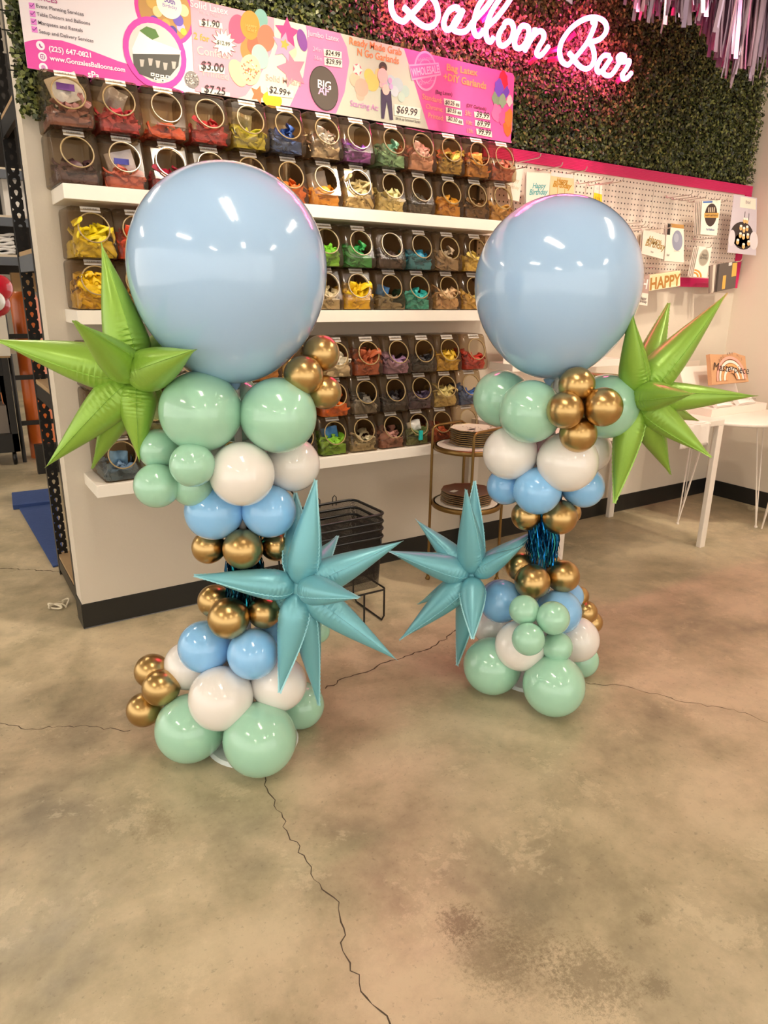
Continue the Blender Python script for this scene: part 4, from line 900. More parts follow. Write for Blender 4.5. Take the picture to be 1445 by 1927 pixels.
def column(base, label, balloons, stars, tinsel):
    base = np.array([base[0], base[1], 0.]); T = thing('balloon_arrangement', label, 'balloon decoration', base, 'tall balloon arrangements standing on the floor')
    MB().lathe([(0, .0), (.15, 0), (.158, .006), (.15, .018), (.03, .03), (.02, .05), (0, .05)], mat('base_white', 'e6ecea', .3), 40).build('base_plate', T)
    MB().cyl((0, 0, .03), (0, 0, 1.22), .0115, mat('pole_white', 'e9e4da', .35), 14).build('pole', T)
    for i, (k, px, py, r, off_) in enumerate(balloons):
        if off_ == 'floor':
            z = .1
            for _ in range(8):
                c = onZ(px, py, z); D = (c-CAM) @ FWD; z = r*D/F*1.0
            rad = r*D/F
        else:
            c, t = at_post(base, px, py, off_); rad = r*((c-CAM) @ FWD)/F
        if k == 'G':
            o = bpy.data.objects.new('giant_balloon', GM); o['label'] = 'giant pale blue balloon on top'
            A = Matrix.Identity(3)
        else:
            o = bpy.data.objects.new('balloon', BM[k]); o['label'] = NAMES[k]
            d = Vector((c[0]-base[0], c[1]-base[1], (.0 if abs(c[0]-base[0])+abs(c[1]-base[1]) > .06 else .2)))
            A = Matrix(frame_to(d).tolist())
        COL.objects.link(o); o.parent = T
        loc = Vector((c-base).tolist())
        o.matrix_local = Matrix.Translation(loc) @ A.to_4x4() @ Matrix.Scale(rad, 4)
    for (nm, cc, m_, e_, cpx, cpy, coff, R, tips) in stars:
        c, t = at_post(base, cpx, cpy, coff)
        S = MB().lathe([(0, -R*.55), (R*.4, -R*.4), (R*.55, 0), (R*.4, R*.4), (0, R*.55)], m_, 14).build('starburst_balloon', T); S.location = Vector((c-base).tolist()); S['label'] = nm
        for j, (tx, ty, o2, rr) in enumerate(tips):
            q, _ = at_post(base, tx, ty, coff+o2); d = q-c
            mb = MB(); spike(mb, d/np.linalg.norm(d)*.012, d, R*rr, m_, 17*j+int(cpx), e_); mb.build('foil_point', S)
    R = random.Random(int(base[0]*100)); mb = MB(); (zt_, zb_, cols) = tinsel
    for i in range(230):
        a = R.uniform(0, 2*PI); r_ = R.uniform(.014, .052); m_ = mat('tinsel_'+R.choice(cols), R.choice(cols), .25, .9); L_ = R.uniform(.8, 1.12); v = []; S_ = 9; sw = R.uniform(-.03, .03)
        ww = .0026
        for s in range(S_+1):
            t = s/S_; z = zt_+(zb_-zt_)*L_*t; rr = r_+.012*t+.006*math.sin(9*t+i); aa = a+sw*6*t+.2*math.sin(7*t+i)
            c_, s_ = math.cos(aa), math.sin(aa); tw = i+5*t
            v += [(rr*c_-ww*math.cos(tw), rr*s_-ww*math.sin(tw), z), (rr*c_+ww*math.cos(tw), rr*s_+ww*math.sin(tw), z)]
        mb.add(v, [(2*s, 2*s+1, 2*s+3, 2*s+2) for s in range(S_)], m_)
    o = mb.build('tinsel_fringe', T); o['kind'] = 'stuff'; o['label'] = 'metallic teal tinsel around the pole'
    return T
lime = mat('foil_lime', '8fba46', .34, .25, coat=.12); limee = mat('foil_lime_seam', 'a5cf63', .4, .2)
teal = mat('foil_teal', '74b8c4', .36, .25, coat=.1); teale = mat('foil_teal_seam', 'a3dce4', .4, .2)
C1 = [('G', 431, 506, 184, .0),
      ('m', 376.7, 775, 76, .09), ('m', 524.8, 782, 71, .06), ('m', 440, 770, 62, -.13), ('m', 545, 760, 50, -.12),
      ('m', 298, 845, 38, .06), ('m', 361.5, 875, 42, .17), ('m', 294.5, 914, 42, .12), ('m', 360, 915, 38, .08),
      ('w', 455.6, 892, 61, .11), ('w', 551, 874, 51, -.04), ('w', 400, 880, 48, -.06), ('w', 470, 865, 45, -.15),
      ('b', 401.6, 962.4, 54, .04), ('b', 507, 962, 50, .03), ('b', 430, 955, 38, -.1), ('b', 490, 955, 38, -.1),
      ('g', 392, 1030, 31, .02), ('g', 457, 1033, 38, .07), ('g', 520, 1028, 28, -.01), ('g', 470, 1015, 28, -.07),
      ('g', 605, 665, 34, -.02), ('g', 572, 706, 36, .05), ('g', 611, 738, 32, .01), ('g', 590, 690, 28, -.08),
      ('g', 403, 1131, 31, -.0), ('g', 430, 1163.5, 39, .09), ('g', 497, 1152, 31, .04), ('g', 450, 1130, 28, -.07),
      ('b', 384.4, 1216.8, 49, .03), ('b', 475.8, 1230.5, 48, .09), ('b', 420, 1200, 38, -.08), ('b', 510, 1200, 36, -.02),
      ('w', 355, 1252, 46, -.02), ('w', 415, 1314, 60, .12), ('w', 525, 1286, 52, .05), ('w', 460, 1262, 48, -.1),
      ('m', 357, 1370, 64, 'floor'), ('m', 489, 1391, 69, 'floor'), ('m', 566, 1327, 44, 'floor'), ('m', 420, 1305, 50, -.1),
      ('m', 597, 1187, 24, -.08),
      ('g', 285.5, 1262.5, 32, -.0), ('g', 302, 1294, 34, .06), ('g', 270.5, 1335.5, 32, .04)]
S1 = [('matte lime green starburst balloon', 0, lime, limee, 256, 708, .05, .066, [(190.6, 458, 0, 1.), (-14, 638, .02, 1.), (140, 604, .30, .82), (86, 879, .06, .95), (174, 881, -.06, .8), (367, 658, .26, .95), (262, 868, .05, .9), (330, 600, -.2, .7), (300, 790, -.3, .8)]),
      ('matte aqua blue starburst balloon', 0, teal, teale, 565, 1106, .08, .060, [(594, 904, .02, .9), (758, 1018, -.03, .95), (675, 1125, .22, .8), (747, 1242, .04, .9), (600, 1327, .0, .78), (526, 1303, .09, .86), (366, 1083, .05, .83), (635, 1009, -.2, .8), (556, 928, -.18, .9), (480, 1180, -.25, .7)])]
B1 = onZ(476, 1395)
column(B1, 'left balloon column with the aqua starburst on its right side', C1, S1, (.78, .52, ['1f8fa0', '0f5f78', '3fc0c0', '123a50']))
C2 = [('G', 1048, 533, 154, .0),
      ('m', 943, 750, 53, -.07), ('m', 997.6, 775, 59, .10), ('m', 1141, 765, 60, .02), ('m', 1070, 755, 50, -.13),
      ('g', 1085.4, 724.7, 34, .17), ('g', 1063.5, 771.8, 35, .22), ('g', 1134.8, 766, 36.5, .22), ('g', 1088, 816.5, 35, .18),
      ('w', 958.8, 853, 50, .02), ('w', 1068, 869, 57, .10), ('w', 1108, 848, 42, -.08), ('w', 1010, 840, 42, -.12),
      ('b', 951, 915, 35, -.04), ('b', 1011, 923.5, 45, .07), ('b', 1098, 916.5, 39, .0), ('b', 1040, 905, 36, -.09),
      ('g', 990, 970.6, 28, .0), ('g', 1053, 973, 33, .04), ('g', 1071, 965, 22, -.05), ('g', 1015, 962, 24, -.06),
      ('g', 979, 1066, 28, -.02), ('g', 1001.7, 1094.7, 33.5, .08), ('g', 1059.5, 1084, 31, .03), ('g', 1030, 1062, 25, -.07),
      ('b', 942, 1131, 41, .03), ('b', 1052, 1151, 42, .06), ('b', 1070, 1122, 28, -.06), ('b', 1000, 1120, 36, -.08),
      ('m', 986.4, 1148, 28.5, .21), ('m', 1040.3, 1163, 31.5, .25), ('m', 994, 1202.8, 31, .29), ('m', 1048.5, 1217, 29, .23),
      ('g', 1088, 1122, 20, -.1), ('g', 1102, 1152, 22, -.06), ('g', 1113, 1171, 21, -.1),
      ('w', 925, 1178, 36, -.05), ('w', 978.8, 1215, 47.5, .19), ('w', 1084, 1203, 43, .03), ('w', 1010, 1190, 40, -.1),
      ('m', 926, 1253, 54, 'floor'), ('m', 1042, 1290, 58, 'floor'), ('m', 1093, 1242, 33, 'floor'), ('m', 1010, 1225, 40, -.12)]
S2 = [('matte lime green starburst balloon', 0, lime, limee, 1196, 748, .02, .068, [(1187, 584, .12, .82), (1258, 571, -.2, .8), (1368, 552, -.02, 1.), (1305, 741, .30, .80), (1424, 745, .0, .85), (1313, 792, -.22, .75), (1338, 860, .10, .85), (1261, 892, -.06, .9), (1156, 946, .06, .8), (1100, 700, -.18, .8)]),
      ('matte aqua blue starburst balloon', 0, teal, teale, 889, 1083, .08, .058, [(877, 922, .08, .92), (893, 906, -.12, .85), (782, 977, -.1, .85), (727, 1036, .03, .98), (752, 1204, .04, .95), (787, 1137, -.2, .7), (860, 1252, -.05, .8), (889, 1202, .22, .86), (984, 1027, .12, .72), (1013, 995, -.14, .8)])]
B2_ = onZ(1000, 1270)
column(B2_, 'right balloon column with the aqua starburst on its left side', C2, S2, (.80, .50, ['1f8fb0', '0f6f98', '3fc0d0', '124a70', '1a7fc8']))

# ================================================================== FURNITURE
goldm = mat('brushed_gold', '8a6c3c', .35, .8); marble = mat('marble_top', 'e6ddd0', .25, var=.12, vscale=14)
cartc = np.array([1.872, -.437, 0]); cr = .178
CT = thing('bar_cart', 'round two tier gold bar cart holding stacked plates', 'bar cart', cartc)
def ring_pt(a, r=cr, z=0): return (r*math.cos(a), r*math.sin(a), z)
a0 = math.atan2(.54, -.84)
for z in (.45, .755):
    MB().lathe([(cr-.012, 0), (cr+.004, 0), (cr+.006, .004), (cr+.006, .020), (cr+.002, .024), (cr-.012, .024), (cr-.012, 0)], goldm, 48, c=(0, 0, z-.024), caps=False).build('tier_ring', CT)
    MB().lathe([(0, 0), (cr-.006, 0), (cr-.004, .004), (0, .004)], marble, 48, c=(0, 0, z-.004)).build('tier_top', CT)
for k, (aa, ab) in enumerate(((a0, a0+PI/2*-1), (a0+PI/2, a0+PI))):
    p_, q_ = np.array(ring_pt(aa, cr+.012)), np.array(ring_pt(ab, cr+.012)); P = [p_, p_+[0, 0, .80], p_+[0, 0, .83]]
    for i in range(1, 5): P.append(p_+(q_-p_)*.04*i*i*.25+np.array([0, 0, .83+.02*math.sin(PI/2*i/4)]))
    P += [q_+(p_-q_)*.14+[0, 0, .85], q_+[0, 0, .83], q_+[0, 0, .79], q_]
    MB().tube(P, .0075, goldm, 10).build('rail', CT)
for aa in (a0, a0-PI/2, a0+PI/2, a0+PI):
    c = np.array(ring_pt(aa, cr+.012)); MB().lathe([(0, 0), (.012, .0), (.014, .008), (.008, .02), (0, .02)], goldm, 12, c=(c[0], c[1], 0.0)).build('foot_cap', CT)
def plate_mesh(rad, n, rimc, face, dots=False):
    mb = MB(); m1 = colm(face, .3); m2 = mat('plate_rim_'+rimc, rimc, .3, .6)
    mb.lathe([(rad*.45, 0), (rad*.8, .001), (rad, .009), (rad*.995, .0105), (rad*.8, .003), (0, .0025)], m1, n, smooth=False)
    mb.tube([(rad*math.cos(2*PI*i/n), rad*math.sin(2*PI*i/n), .010) for i in range(n)], .0016, m2, 5, closed=True)
    if dots:
        R = random.Random(4)
        for i in range(26):
            a = R.uniform(0, 6.28); r_ = R.uniform(.03, rad*.95); s_ = R.uniform(.003, .006); z = .0032 if r_ < rad*.8 else .0095; c = (r_*math.cos(a), r_*math.sin(a))
            mb.add([(c[0]+s_*math.cos(t), c[1]+s_*math.sin(t), z+.0006) for t in [2*PI*k/6 for k in range(6)]], [(0, 1, 2, 3, 4, 5)], colm('3a2a24'))
        mb.add([(.028*math.cos(t)-.01, .014*math.sin(t)+.0, .0036) for t in [2*PI*k/10 for k in range(10)]], [tuple(range(10))], colm('2a2220'))
    return mb
for k in range(8):
    top = k == 7
    o = plate_mesh(.125, 8, 'a08040', 'e9dccb', top).build('party_plate', loc=(cartc[0]+.035+rnd.uniform(-.003, .003), cartc[1]+.01+rnd.uniform(-.003, .003), .7555+.0105*k), rot=(0, 0, .25+rnd.uniform(-.05, .05)), label='spotted octagonal party plate topmost on the upper cart tier' if top else 'octagonal party plate in the stack on the upper cart tier', cat='plate', group=None if top else 'octagonal plates stacked on the upper cart tier')
for k in range(6):
    top = k == 5
    o = plate_mesh(.138, 10, 'b08a5a', '7a4636' if top else 'd9cbb8').build('party_plate', loc=(cartc[0]+rnd.uniform(-.004, .004), cartc[1]+rnd.uniform(-.004, .004), .4505+.0105*k), rot=(0, 0, .1+rnd.uniform(-.08, .08)), label='brown glossy party plate topmost on the lower cart tier' if top else 'cream party plate in the stack on the lower cart tier', cat='plate', group=None if top else 'plates stacked on the lower cart tier')
MB().add([(-.022, -.014, 0), (.022, -.014, 0), (.022, .014, 0), (-.022, .014, 0)], [(0, 1, 2, 3)], labm).build('price_sticker', loc=(cartc[0]-.085, cartc[1]+.0, .4505+.0105*6+.004), rot=(0, 0, .3), label='white price sticker on the brown plate', cat='sticker')

# mesh shopping baskets
def mesh_mat():
    m = bpy.data.materials.new('wire_mesh'); m.use_nodes = True; nt = m.node_tree; L = nt.links; b = nt.nodes['Principled BSDF']; out = nt.nodes['Material Output']
    b.inputs['Base Color'].default_value = lin('3a3632')+(1,); b.inputs['Roughness'].default_value = .5; b.inputs['Metallic'].default_value = .4
    tc = nt.nodes.new('ShaderNodeTexCoord'); sx = nt.nodes.new('ShaderNodeSeparateXYZ'); L.new(tc.outputs['Object'], sx.inputs[0])
    sm = nt.nodes.new('ShaderNodeMath'); L.new(sx.outputs['X'], sm.inputs[0]); L.new(sx.outputs['Y'], sm.inputs[1])
    w = []
    for op, src in (('ADD', None), ('SUBTRACT', None)):
        a = nt.nodes.new('ShaderNodeMath'); a.operation = op; L.new(sm.outputs[0], a.inputs[0]); L.new(sx.outputs['Z'], a.inputs[1])
        k = nt.nodes.new('ShaderNodeMath'); k.operation = 'MULTIPLY'; k.inputs[1].default_value = 170; L.new(a.outputs[0], k.inputs[0])
        f = nt.nodes.new('ShaderNodeMath'); f.operation = 'FRACT'; L.new(k.outputs[0], f.inputs[0])
        g = nt.nodes.new('ShaderNodeMath'); g.operation = 'LESS_THAN'; g.inputs[1].default_value = .3; L.new(f.outputs[0], g.inputs[0]); w.append(g)
    mxx = nt.nodes.new('ShaderNodeMath'); mxx.operation = 'MAXIMUM'; L.new(w[0].outputs[0], mxx.inputs[0]); L.new(w[1].outputs[0], mxx.inputs[1])
    tr = nt.nodes.new('ShaderNodeBsdfTransparent'); ms = nt.nodes.new('ShaderNodeMixShader'); L.new(mxx.outputs[0], ms.inputs[0]); L.new(tr.outputs[0], ms.inputs[1]); L.new(b.outputs[0], ms.inputs[2]); L.new(ms.outputs[0], out.inputs[0])
    return m
wm = mesh_mat(); bkm = mat('black_coated_wire', '141414', .35)
def rrect(hx, hy, r, z, n=5):
    P = []
    for cx_, cy_, s in ((hx-r, hy-r, 0), (-hx+r, hy-r, 1), (-hx+r, -hy+r, 2), (hx-r, -hy+r, 3)):
        for i in range(n+1): a = PI/2*(s+i/n); P.append((cx_+r*math.cos(a), cy_+r*math.sin(a), z))
    return P
for k in range(4):
    zt_ = .425+.036*k
    T = thing('shopping_basket', ['black wire mesh basket lowest of the nested stack', 'black wire mesh basket second from the bottom of the stack', 'black wire mesh basket second from the top of the stack', 'black wire mesh basket topmost, with raised wire clips'][k], 'basket', (1.035, -.50, zt_-.25), 'nested mesh shopping baskets')
    T.rotation_euler = (0, 0, .03*(k % 2))
    A = rrect(.20, .14, .04, .25); B = rrect(.188, .128, .04, .0)
    n = len(A); mb = MB(); mb.add(A+B, [(i, (i+1) % n, n+(i+1) % n, n+i) for i in range(n)]+[tuple(range(2*n-1, n-1, -1))], wm); mb.build('mesh_body', T)
    MB().tube(A, .0065, bkm, 8, closed=True).build('rim', T)
    MB().tube([(-.17, -.14, .25), (-.17, -.155, .20), (-.10, -.16, .175), (.10, -.16, .175), (.17, -.155, .20), (.17, -.14, .25)], .003, bkm, 6).build('handle', T) if k == 0 else None
    if k == 3:
        for xx in (.0, .09): MB().tube([(xx-.01, .14, .235), (xx-.01, .14, .275), (xx, .14, .285), (xx+.01, .14, .275), (xx+.01, .14, .235)], .0025, bkm, 6).build('wire_clip', T)
ST = thing('basket_stand', 'black wire stand under the nested mesh baskets', 'stand', (1.035, -.50, 0))
mb = MB(); mb.tube(rrect(.20, .15, .02, .165), .0045, bkm, 6, closed=True); mb.build('top_frame', ST)
for sx_ in (-1, 1):
    MB().tube([(sx_*.19, -.15, .165), (sx_*.19, -.15, .03), (sx_*.185, -.14, .006), (sx_*.185, .10, .006), (sx_*.19, .14, .03), (sx_*.19, .14, .165)], .0045, bkm, 6).build('leg', ST)
MB().tube([(.08, -.15, .165), (.08, -.15, .005)], .0045, bkm, 6).build('leg', ST)
MB().tube([(.21, .02, .36), (.225, -.0, .165)], .0045, bkm, 6).tube([(-.205, .15, .165), (-.215, .17, .72), (-.12, .16, .60)], .0045, bkm, 6).build('side_bar', ST)

# parsons table
tw = mat('table_white', 'e8dfd2', .4)
TB = thing('display_table', 'white square-legged table between the right column and the corner', 'table', (2.20, -.80, 0))
soften(MB().box((0, 0, .775), (1.33, .75, .808), tw).build('tabletop', TB), .002, 1)
for x_, y_ in ((0, 0), (1.28, 0), (0, .72), (1.28, .72)):
    soften(MB().box((x_, y_, 0), (x_+.05, y_+.03, .775), tw).build('leg', TB), .002, 1)
# cloth over its front edge
mb = MB(); v = []; nx, ny = 16, 14; clo = mat('cotton_white', 'eee4da', .85, bump=.2, bscale=25)
for i in range(nx+1):
    for j in range(ny+1):
        x = 3.12+.26*i/nx; s = .30*j/ny
        if s < .16: y = -.64-s; z = .8105+.002*math.sin(i*1.1+j)
        else: y = -.806-.004*math.sin(i*.9); z = .8105-(s-.16)
        if s >= .16: x += .02*(s-.16)/.14*math.sin(i)
        v.append((x, y, z))
f = [(i*(ny+1)+j, (i+1)*(ny+1)+j, (i+1)*(ny+1)+j+1, i*(ny+1)+j+1) for i in range(nx) for j in range(ny)]
mb.add(v, f, clo, True); ob = mb.build('folded_shirt', label='white folded shirt draped over the front edge of the table', cat='shirt'); sl = ob.modifiers.new('s', 'SOLIDIFY'); sl.thickness = .006; sl.offset = 1
mb = MB(); mb.box((2.98, -.62, .809), (3.30, -.30, .825), clo); mb.text('Masterpiece', colm('c88a90'), np.array([[.94, -.1, 0, 3.0], [.1, .94, 0, -.5], [0, 0, 1, .8262]]), width=.22, shear=.3)
soften(mb.build('folded_shirt', label='white shirt with pink script lying flat on the table', cat='shirt'), .004, 2)
# hairpin round table
HT = thing('hairpin_table', 'white round table with hairpin legs in the room corner', 'table', (4.12, -.45, 0))
MB().lathe([(0, .725), (.415, .725), (.42, .73), (.42, .745), (.415, .75), (0, .75)], tw, 56).build('tabletop', HT)
def hairpin(mb, foot, tops): 
    for t_ in tops: mb.tube([foot, t_], .005, tw, 6)
for foot, (ax_, ay_) in (((-.335, .03, .006), (-1, .1)), ((.075, -.29, .006), (.2, -1)), ((.17, .34, .006), (.4, .8))):
    mb = MB(); f_ = np.array(foot); hairpin(mb, f_, [f_*.72+[ay_*.06, -ax_*.06, .72], f_*.72+[-ay_*.06, ax_*.06, .72]]); mb.lathe([(0, 0), (.011, 0), (.011, .01), (0, .012)], tw, 10, c=(f_[0], f_[1], 0)); mb.build('hairpin_leg', HT)
MB().box((3.86, -.50, .7505), (4.50, -.16, .80), tw).build('display_riser', label='low white riser box on the round corner table', cat='riser')
acr = mat('acrylic_white', 'efe6da', .25)
mb = MB(); Ry = np.array(Matrix.Rotation(-.45, 3, 'X')); mb.box((-.30, 0, 0), (.30, .006, .27), acr, M=Ry); mb.box((-.30, -.05, 0), (.30, 0, .006), acr); mb.box((-.30, -.054, 0), (.30, -.05, .03), acr)
mb.build('display_easel', loc=(4.20, -.30, .80), label='white slanted display easel on the riser box', cat='display stand')
# tan shirt
def tee(name, loc, w_, h_, c, label, rainbow=True, tilt=-.3, seed=2):
    mb = MB(); n = 14; cl = mat('cotton_'+c, c, .85, bump=.25, bscale=22); v = []
    R = np.array(Matrix.Rotation(tilt, 3, 'X'))
    for i in range(n+1):
        for j in range(n+1):
            u = i/n; t = j/n; top = 1-.12*math.sin(PI*u*1.2+.3)*(u < .7)-.14*max(0, u-.75)*3
            v.append(((u-.5)*w_*(1-.05*t), -.018-.006*math.sin(4*u+2*t), t*h_*top+.012*math.sin(5*u)*(t > .9)))
    f = [(i*(n+1)+j, (i+1)*(n+1)+j, (i+1)*(n+1)+j+1, i*(n+1)+j+1) for i in range(n) for j in range(n)]
    v = np.array(v); back = v+[0, .03, 0]
    m_ = n+1; edge = []; ring = [i*m_ for i in range(n)]+[n*m_+j for j in range(n)]+[i*m_+n for i in range(n, 0, -1)]+[j for j in range(n, 0, -1)]
    N = len(v); edge = [(ring[k], ring[(k+1) % len(ring)], ring[(k+1) % len(ring)]+N, ring[k]+N)[::-1] for k in range(len(ring))]
    mb.add(np.concatenate([v, back]) @ R.T, f+[tuple(q+N for q in ff[::-1]) for ff in f]+edge, cl, True)
    o = MB()
    def P3(x, z, y=-.027): return np.array([x, y, z]) @ R.T
    if rainbow:
        for k, (ro, cc) in enumerate(((.46, 'e8a493'), (.385, 'f1e0d2'), (.32, 'e0a468'), (.25, 'f3e6d8'), (.19, 'd99a6a'))):
            ri = ro-.055; q = []
            N_ = 16
            pts = [P3(-.0+w_*.5*ro*2*.9*math.cos(PI*i/N_)*.95, h_*.1+h_*1.65*ro*math.sin(PI*i/N_), -.0275-.0004*k) for i in range(N_+1)]+[P3(w_*.5*ri*2*.9*math.cos(PI*i/N_)*.95, h_*.1+h_*1.65*ri*math.sin(PI*i/N_), -.0275-.0004*k) for i in range(N_+1)]
            o.add(pts, [(i, i+1, N_+2+i, N_+1+i) for i in range(N_)], colm(cc, .8))
    d = np.array([math.cos(-.12), 0, math.sin(-.12)]) @ R.T; up = np.array([0, 0, 1]) @ R.T; og = P3(-w_*.47, h_*.46, -.0305)
    o.text('Masterpiece', colm('241c1c'), np.stack([d, up, [0, -1, 0], og], 1), width=w_*.95, shear=.35, height=h_*.26)
    if rainbow:
        for ch, a in zip('YOU ARE HIS', np.linspace(2.3, .85, 11)):
            og = P3(w_*.45*math.cos(a), h_*.1+h_*.80*math.sin(a), -.0305); o.text(ch, colm('5a3030'), np.stack([d, up, [0, -1, 0], og], 1), size=h_*.12)
    T = thing(name, label, 'shirt', loc); mb.build('fabric', T); o.build('printing', T)
tee('folded_shirt', onY(1371, 722, -.36), .44, .215, 'c99a70', 'tan shirt with rainbow and Masterpiece script on the easel')
tee('folded_shirt', (4.02, -.48, .8015), .18, .07, 'efe6de', 'small white Masterpiece shirt on the riser, left one', False, -.9)
tee('folded_shirt', (4.28, -.48, .8015), .20, .07, 'efe6de', 'small white Masterpiece shirt on the riser, right one', False, -.9)
# stool with ruffle flower at the right edge
SO = thing('hairpin_stool', 'white hairpin stool cut off by the right edge', 'stool', (4.30, -.93, 0))
MB().lathe([(0, .60), (.17, .60), (.175, .605), (.175, .62), (0, .62)], tw, 36).build('seat', SO)
for foot in ((-.12, .14, .006), (.17, .05, .006), (-.03, -.17, .006)):
    mb = MB(); f_ = np.array(foot); t_ = np.array([-f_[1], f_[0], 0])/.18*.05; mb.tube([f_, f_*.7+t_+[0, 0, .6]], .005, tw, 6).tube([f_, f_*.7-t_+[0, 0, .6]], .005, tw, 6); mb.build('hairpin_leg', SO)
mb = MB(); pk = mat('ruffle_pink', 'e8b8b0', .8)
for k in range(5):
    r_ = .13-.022*k; n = 40; v = []
    for i in range(n):
        a = 2*PI*i/n; w_ = .010*math.sin(7*a+k)
        v += [(r_*.6*math.cos(a), r_*.6*math.sin(a), .02+.018*k), ((r_+w_)*math.cos(a), (r_+w_)*math.sin(a), .004+.016*k+.008*math.sin(9*a+k))]
    mb.add(v, [(2*i, 2*i+1, (2*i+3) % (2*n), (2*i+2) % (2*n)) for i in range(n)], pk, True)
mb.lathe([(0, 0), (.09, 0), (.09, .05), (.04, .1), (0, .105)], pk, 20)
mb.build('ruffled_flower', loc=(4.27, -.93, .62), label='pink ruffled fabric flower on the stool', cat='decoration')
# cardboard posters on the right wall corner
MB().box((4.05, -.035, .80), (4.35, -.03, 1.06), mat('frosted_panel', 'e6d8c8', .3)).build('leaning_panel', label='pale panel leaning on the wall behind the shirts', cat='panel')

# ================================================================== BEHIND THE PARTITION
steel = mat('rack_black', '161515', .35, .3); wood = mat('raw_board', 'a88a62', .7, var=.15, vscale=8); gbeam = mat('grey_beam', '5a5f66', .5)
def keyhole_upright(mb, x, y, z0, z1, w=.04, pitch=.05):
    # front flange with keyhole slots, side flange solid
    N = 20; z = z0
    while z+pitch <= z1+1e-6:
        cz = z+pitch*.55; O = []; I = []
        for i in range(N):
            a = 2*PI*i/N; c, s = math.cos(a), math.sin(a); k = min(w/2/max(abs(c), 1e-6), pitch/2/max(abs(s), 1e-6))
            O.append((x+w/2+c*k, y, z+pitch/2+s*k))
            r = .0085 if s > -.35 else .0085+(-.35-s)*.010
            cc = c if s > -.35 else c*.55
            I.append((x+w/2+r*cc, y, cz+(r*s if s > -.35 else .0085*s*1.9)))
        mb.add(O+I, [(i, (i+1) % N, N+(i+1) % N, N+i) for i in range(N)], steel)
        z += pitch
    mb.box((x-.002, y-.002, z0), (x, y+.04, z1), steel)
RK = thing('storage_rack', 'black steel storage rack with boards behind the partition', 'shelving rack', (0, .2, 0))
mb = MB(); keyhole_upright(mb, .012, .54, 0, 3.3, .05); mb.build('upright', RK)
mb = MB(); keyhole_upright(mb, .012, .02, 0, 3.3, .05); mb.build('upright', RK)
for x_ in (1.22,):
    for y_ in (.02, .54): MB().box((x_, y_, 0), (x_+.04, y_+.04, 3.3), steel).build('upright', RK)
for z_ in (.10, 1.04, 1.64, 2.22, 2.85):
    MB().box((.015, .03, z_), (1.24, .57, z_+.02), wood).build('shelf_board', RK)
    mb = MB(); mb.box((.012, .03, z_-.07), (.03, .57, z_), gbeam if z_ in (1.64,) else steel); mb.build('end_beam', RK)
    MB().box((.03, .02, z_-.07), (1.24, .035, z_), steel).build('beam', RK)
# far rack with stock
FR = thing('stock_rack', 'grey shelving with stock seen at the far left', 'shelving rack', (-1.3, 3.1, 0))
for x_ in (-.3, 1.72): MB().box((x_, 0, 0), (x_+.04, .04, 3.2), steel).build('upright', FR)
for z_ in (1.72, 2.0, 2.33, 2.7):
    MB().box((-.3, 0, z_-.06), (1.76, .05, z_), gbeam).build('beam', FR)
    MB().box((-.3, .05, z_), (1.76, .42, z_+.02), mat('pale_board', 'd8c8b0', .6)).build('shelf_board', FR)
MB().box((-.3, .43, 1.6), (1.8, .44, 3.2), mat('rack_back', '2c2825', .8)).build('back_panel', FR)
R = random.Random(12)
for k, (x_, z_, cc, lb) in enumerate([(.17, 1.745, 'e4e0dc', 'pile of folded white cloth on the far rack shelf'), (-.15, 1.745, 'dedad6', 'pile of folded white cloth further left on the rack')]):
    mb = MB()
    for q in range(7):
        n = 10; v = []; w_ = .20
        for i in range(n+1):
            for j in range(5): v.append((x_-.1+R.uniform(-.004, .004)+w_*i/n, 3.16+.075*j, z_+.022*q+.006*math.sin(i*.9+q*2)+.004*math.sin(j+q)+.014))
        f = [(i*5+j, (i+1)*5+j, (i+1)*5+j+1, i*5+j+1) for i in range(n) for j in range(4)]
        mb.add(v, f, mat('cloth_'+cc, cc, .8), True)
    o = mb.build('cloth_pile', label=lb, cat='cloth'); s_ = o.modifiers.new('s', 'SOLIDIFY'); s_.thickness = .018
MB().box((.24, 3.18, 2.021), (.44, 3.4, 2.28), colm('dcd7cf')).build('carton', label='white carton with round printed dots on the far rack', cat='box')
for px, py, r, c_, lb in ((-2, 541, 24, 'c8102e', 'glossy red balloon at the left edge'), (-2, 572, 20, 'b80f2a', 'smaller red balloon below the red one'), (-10, 566, 18, 'ece8e4', 'white balloon between the red ones at the left edge')):
    q = onY(px, py, 2.6 if c_ != 'ece8e4' else 2.5); rr = r*((q-CAM) @ FWD)/F
    MB().lathe([(a*rr, b_*rr) for a, b_ in balloon_profile()], latex('latex_'+c_+'_inflated', c_), 32).build('balloon', loc=q, rot=(0, 0, 0), label=lb, cat='balloon')
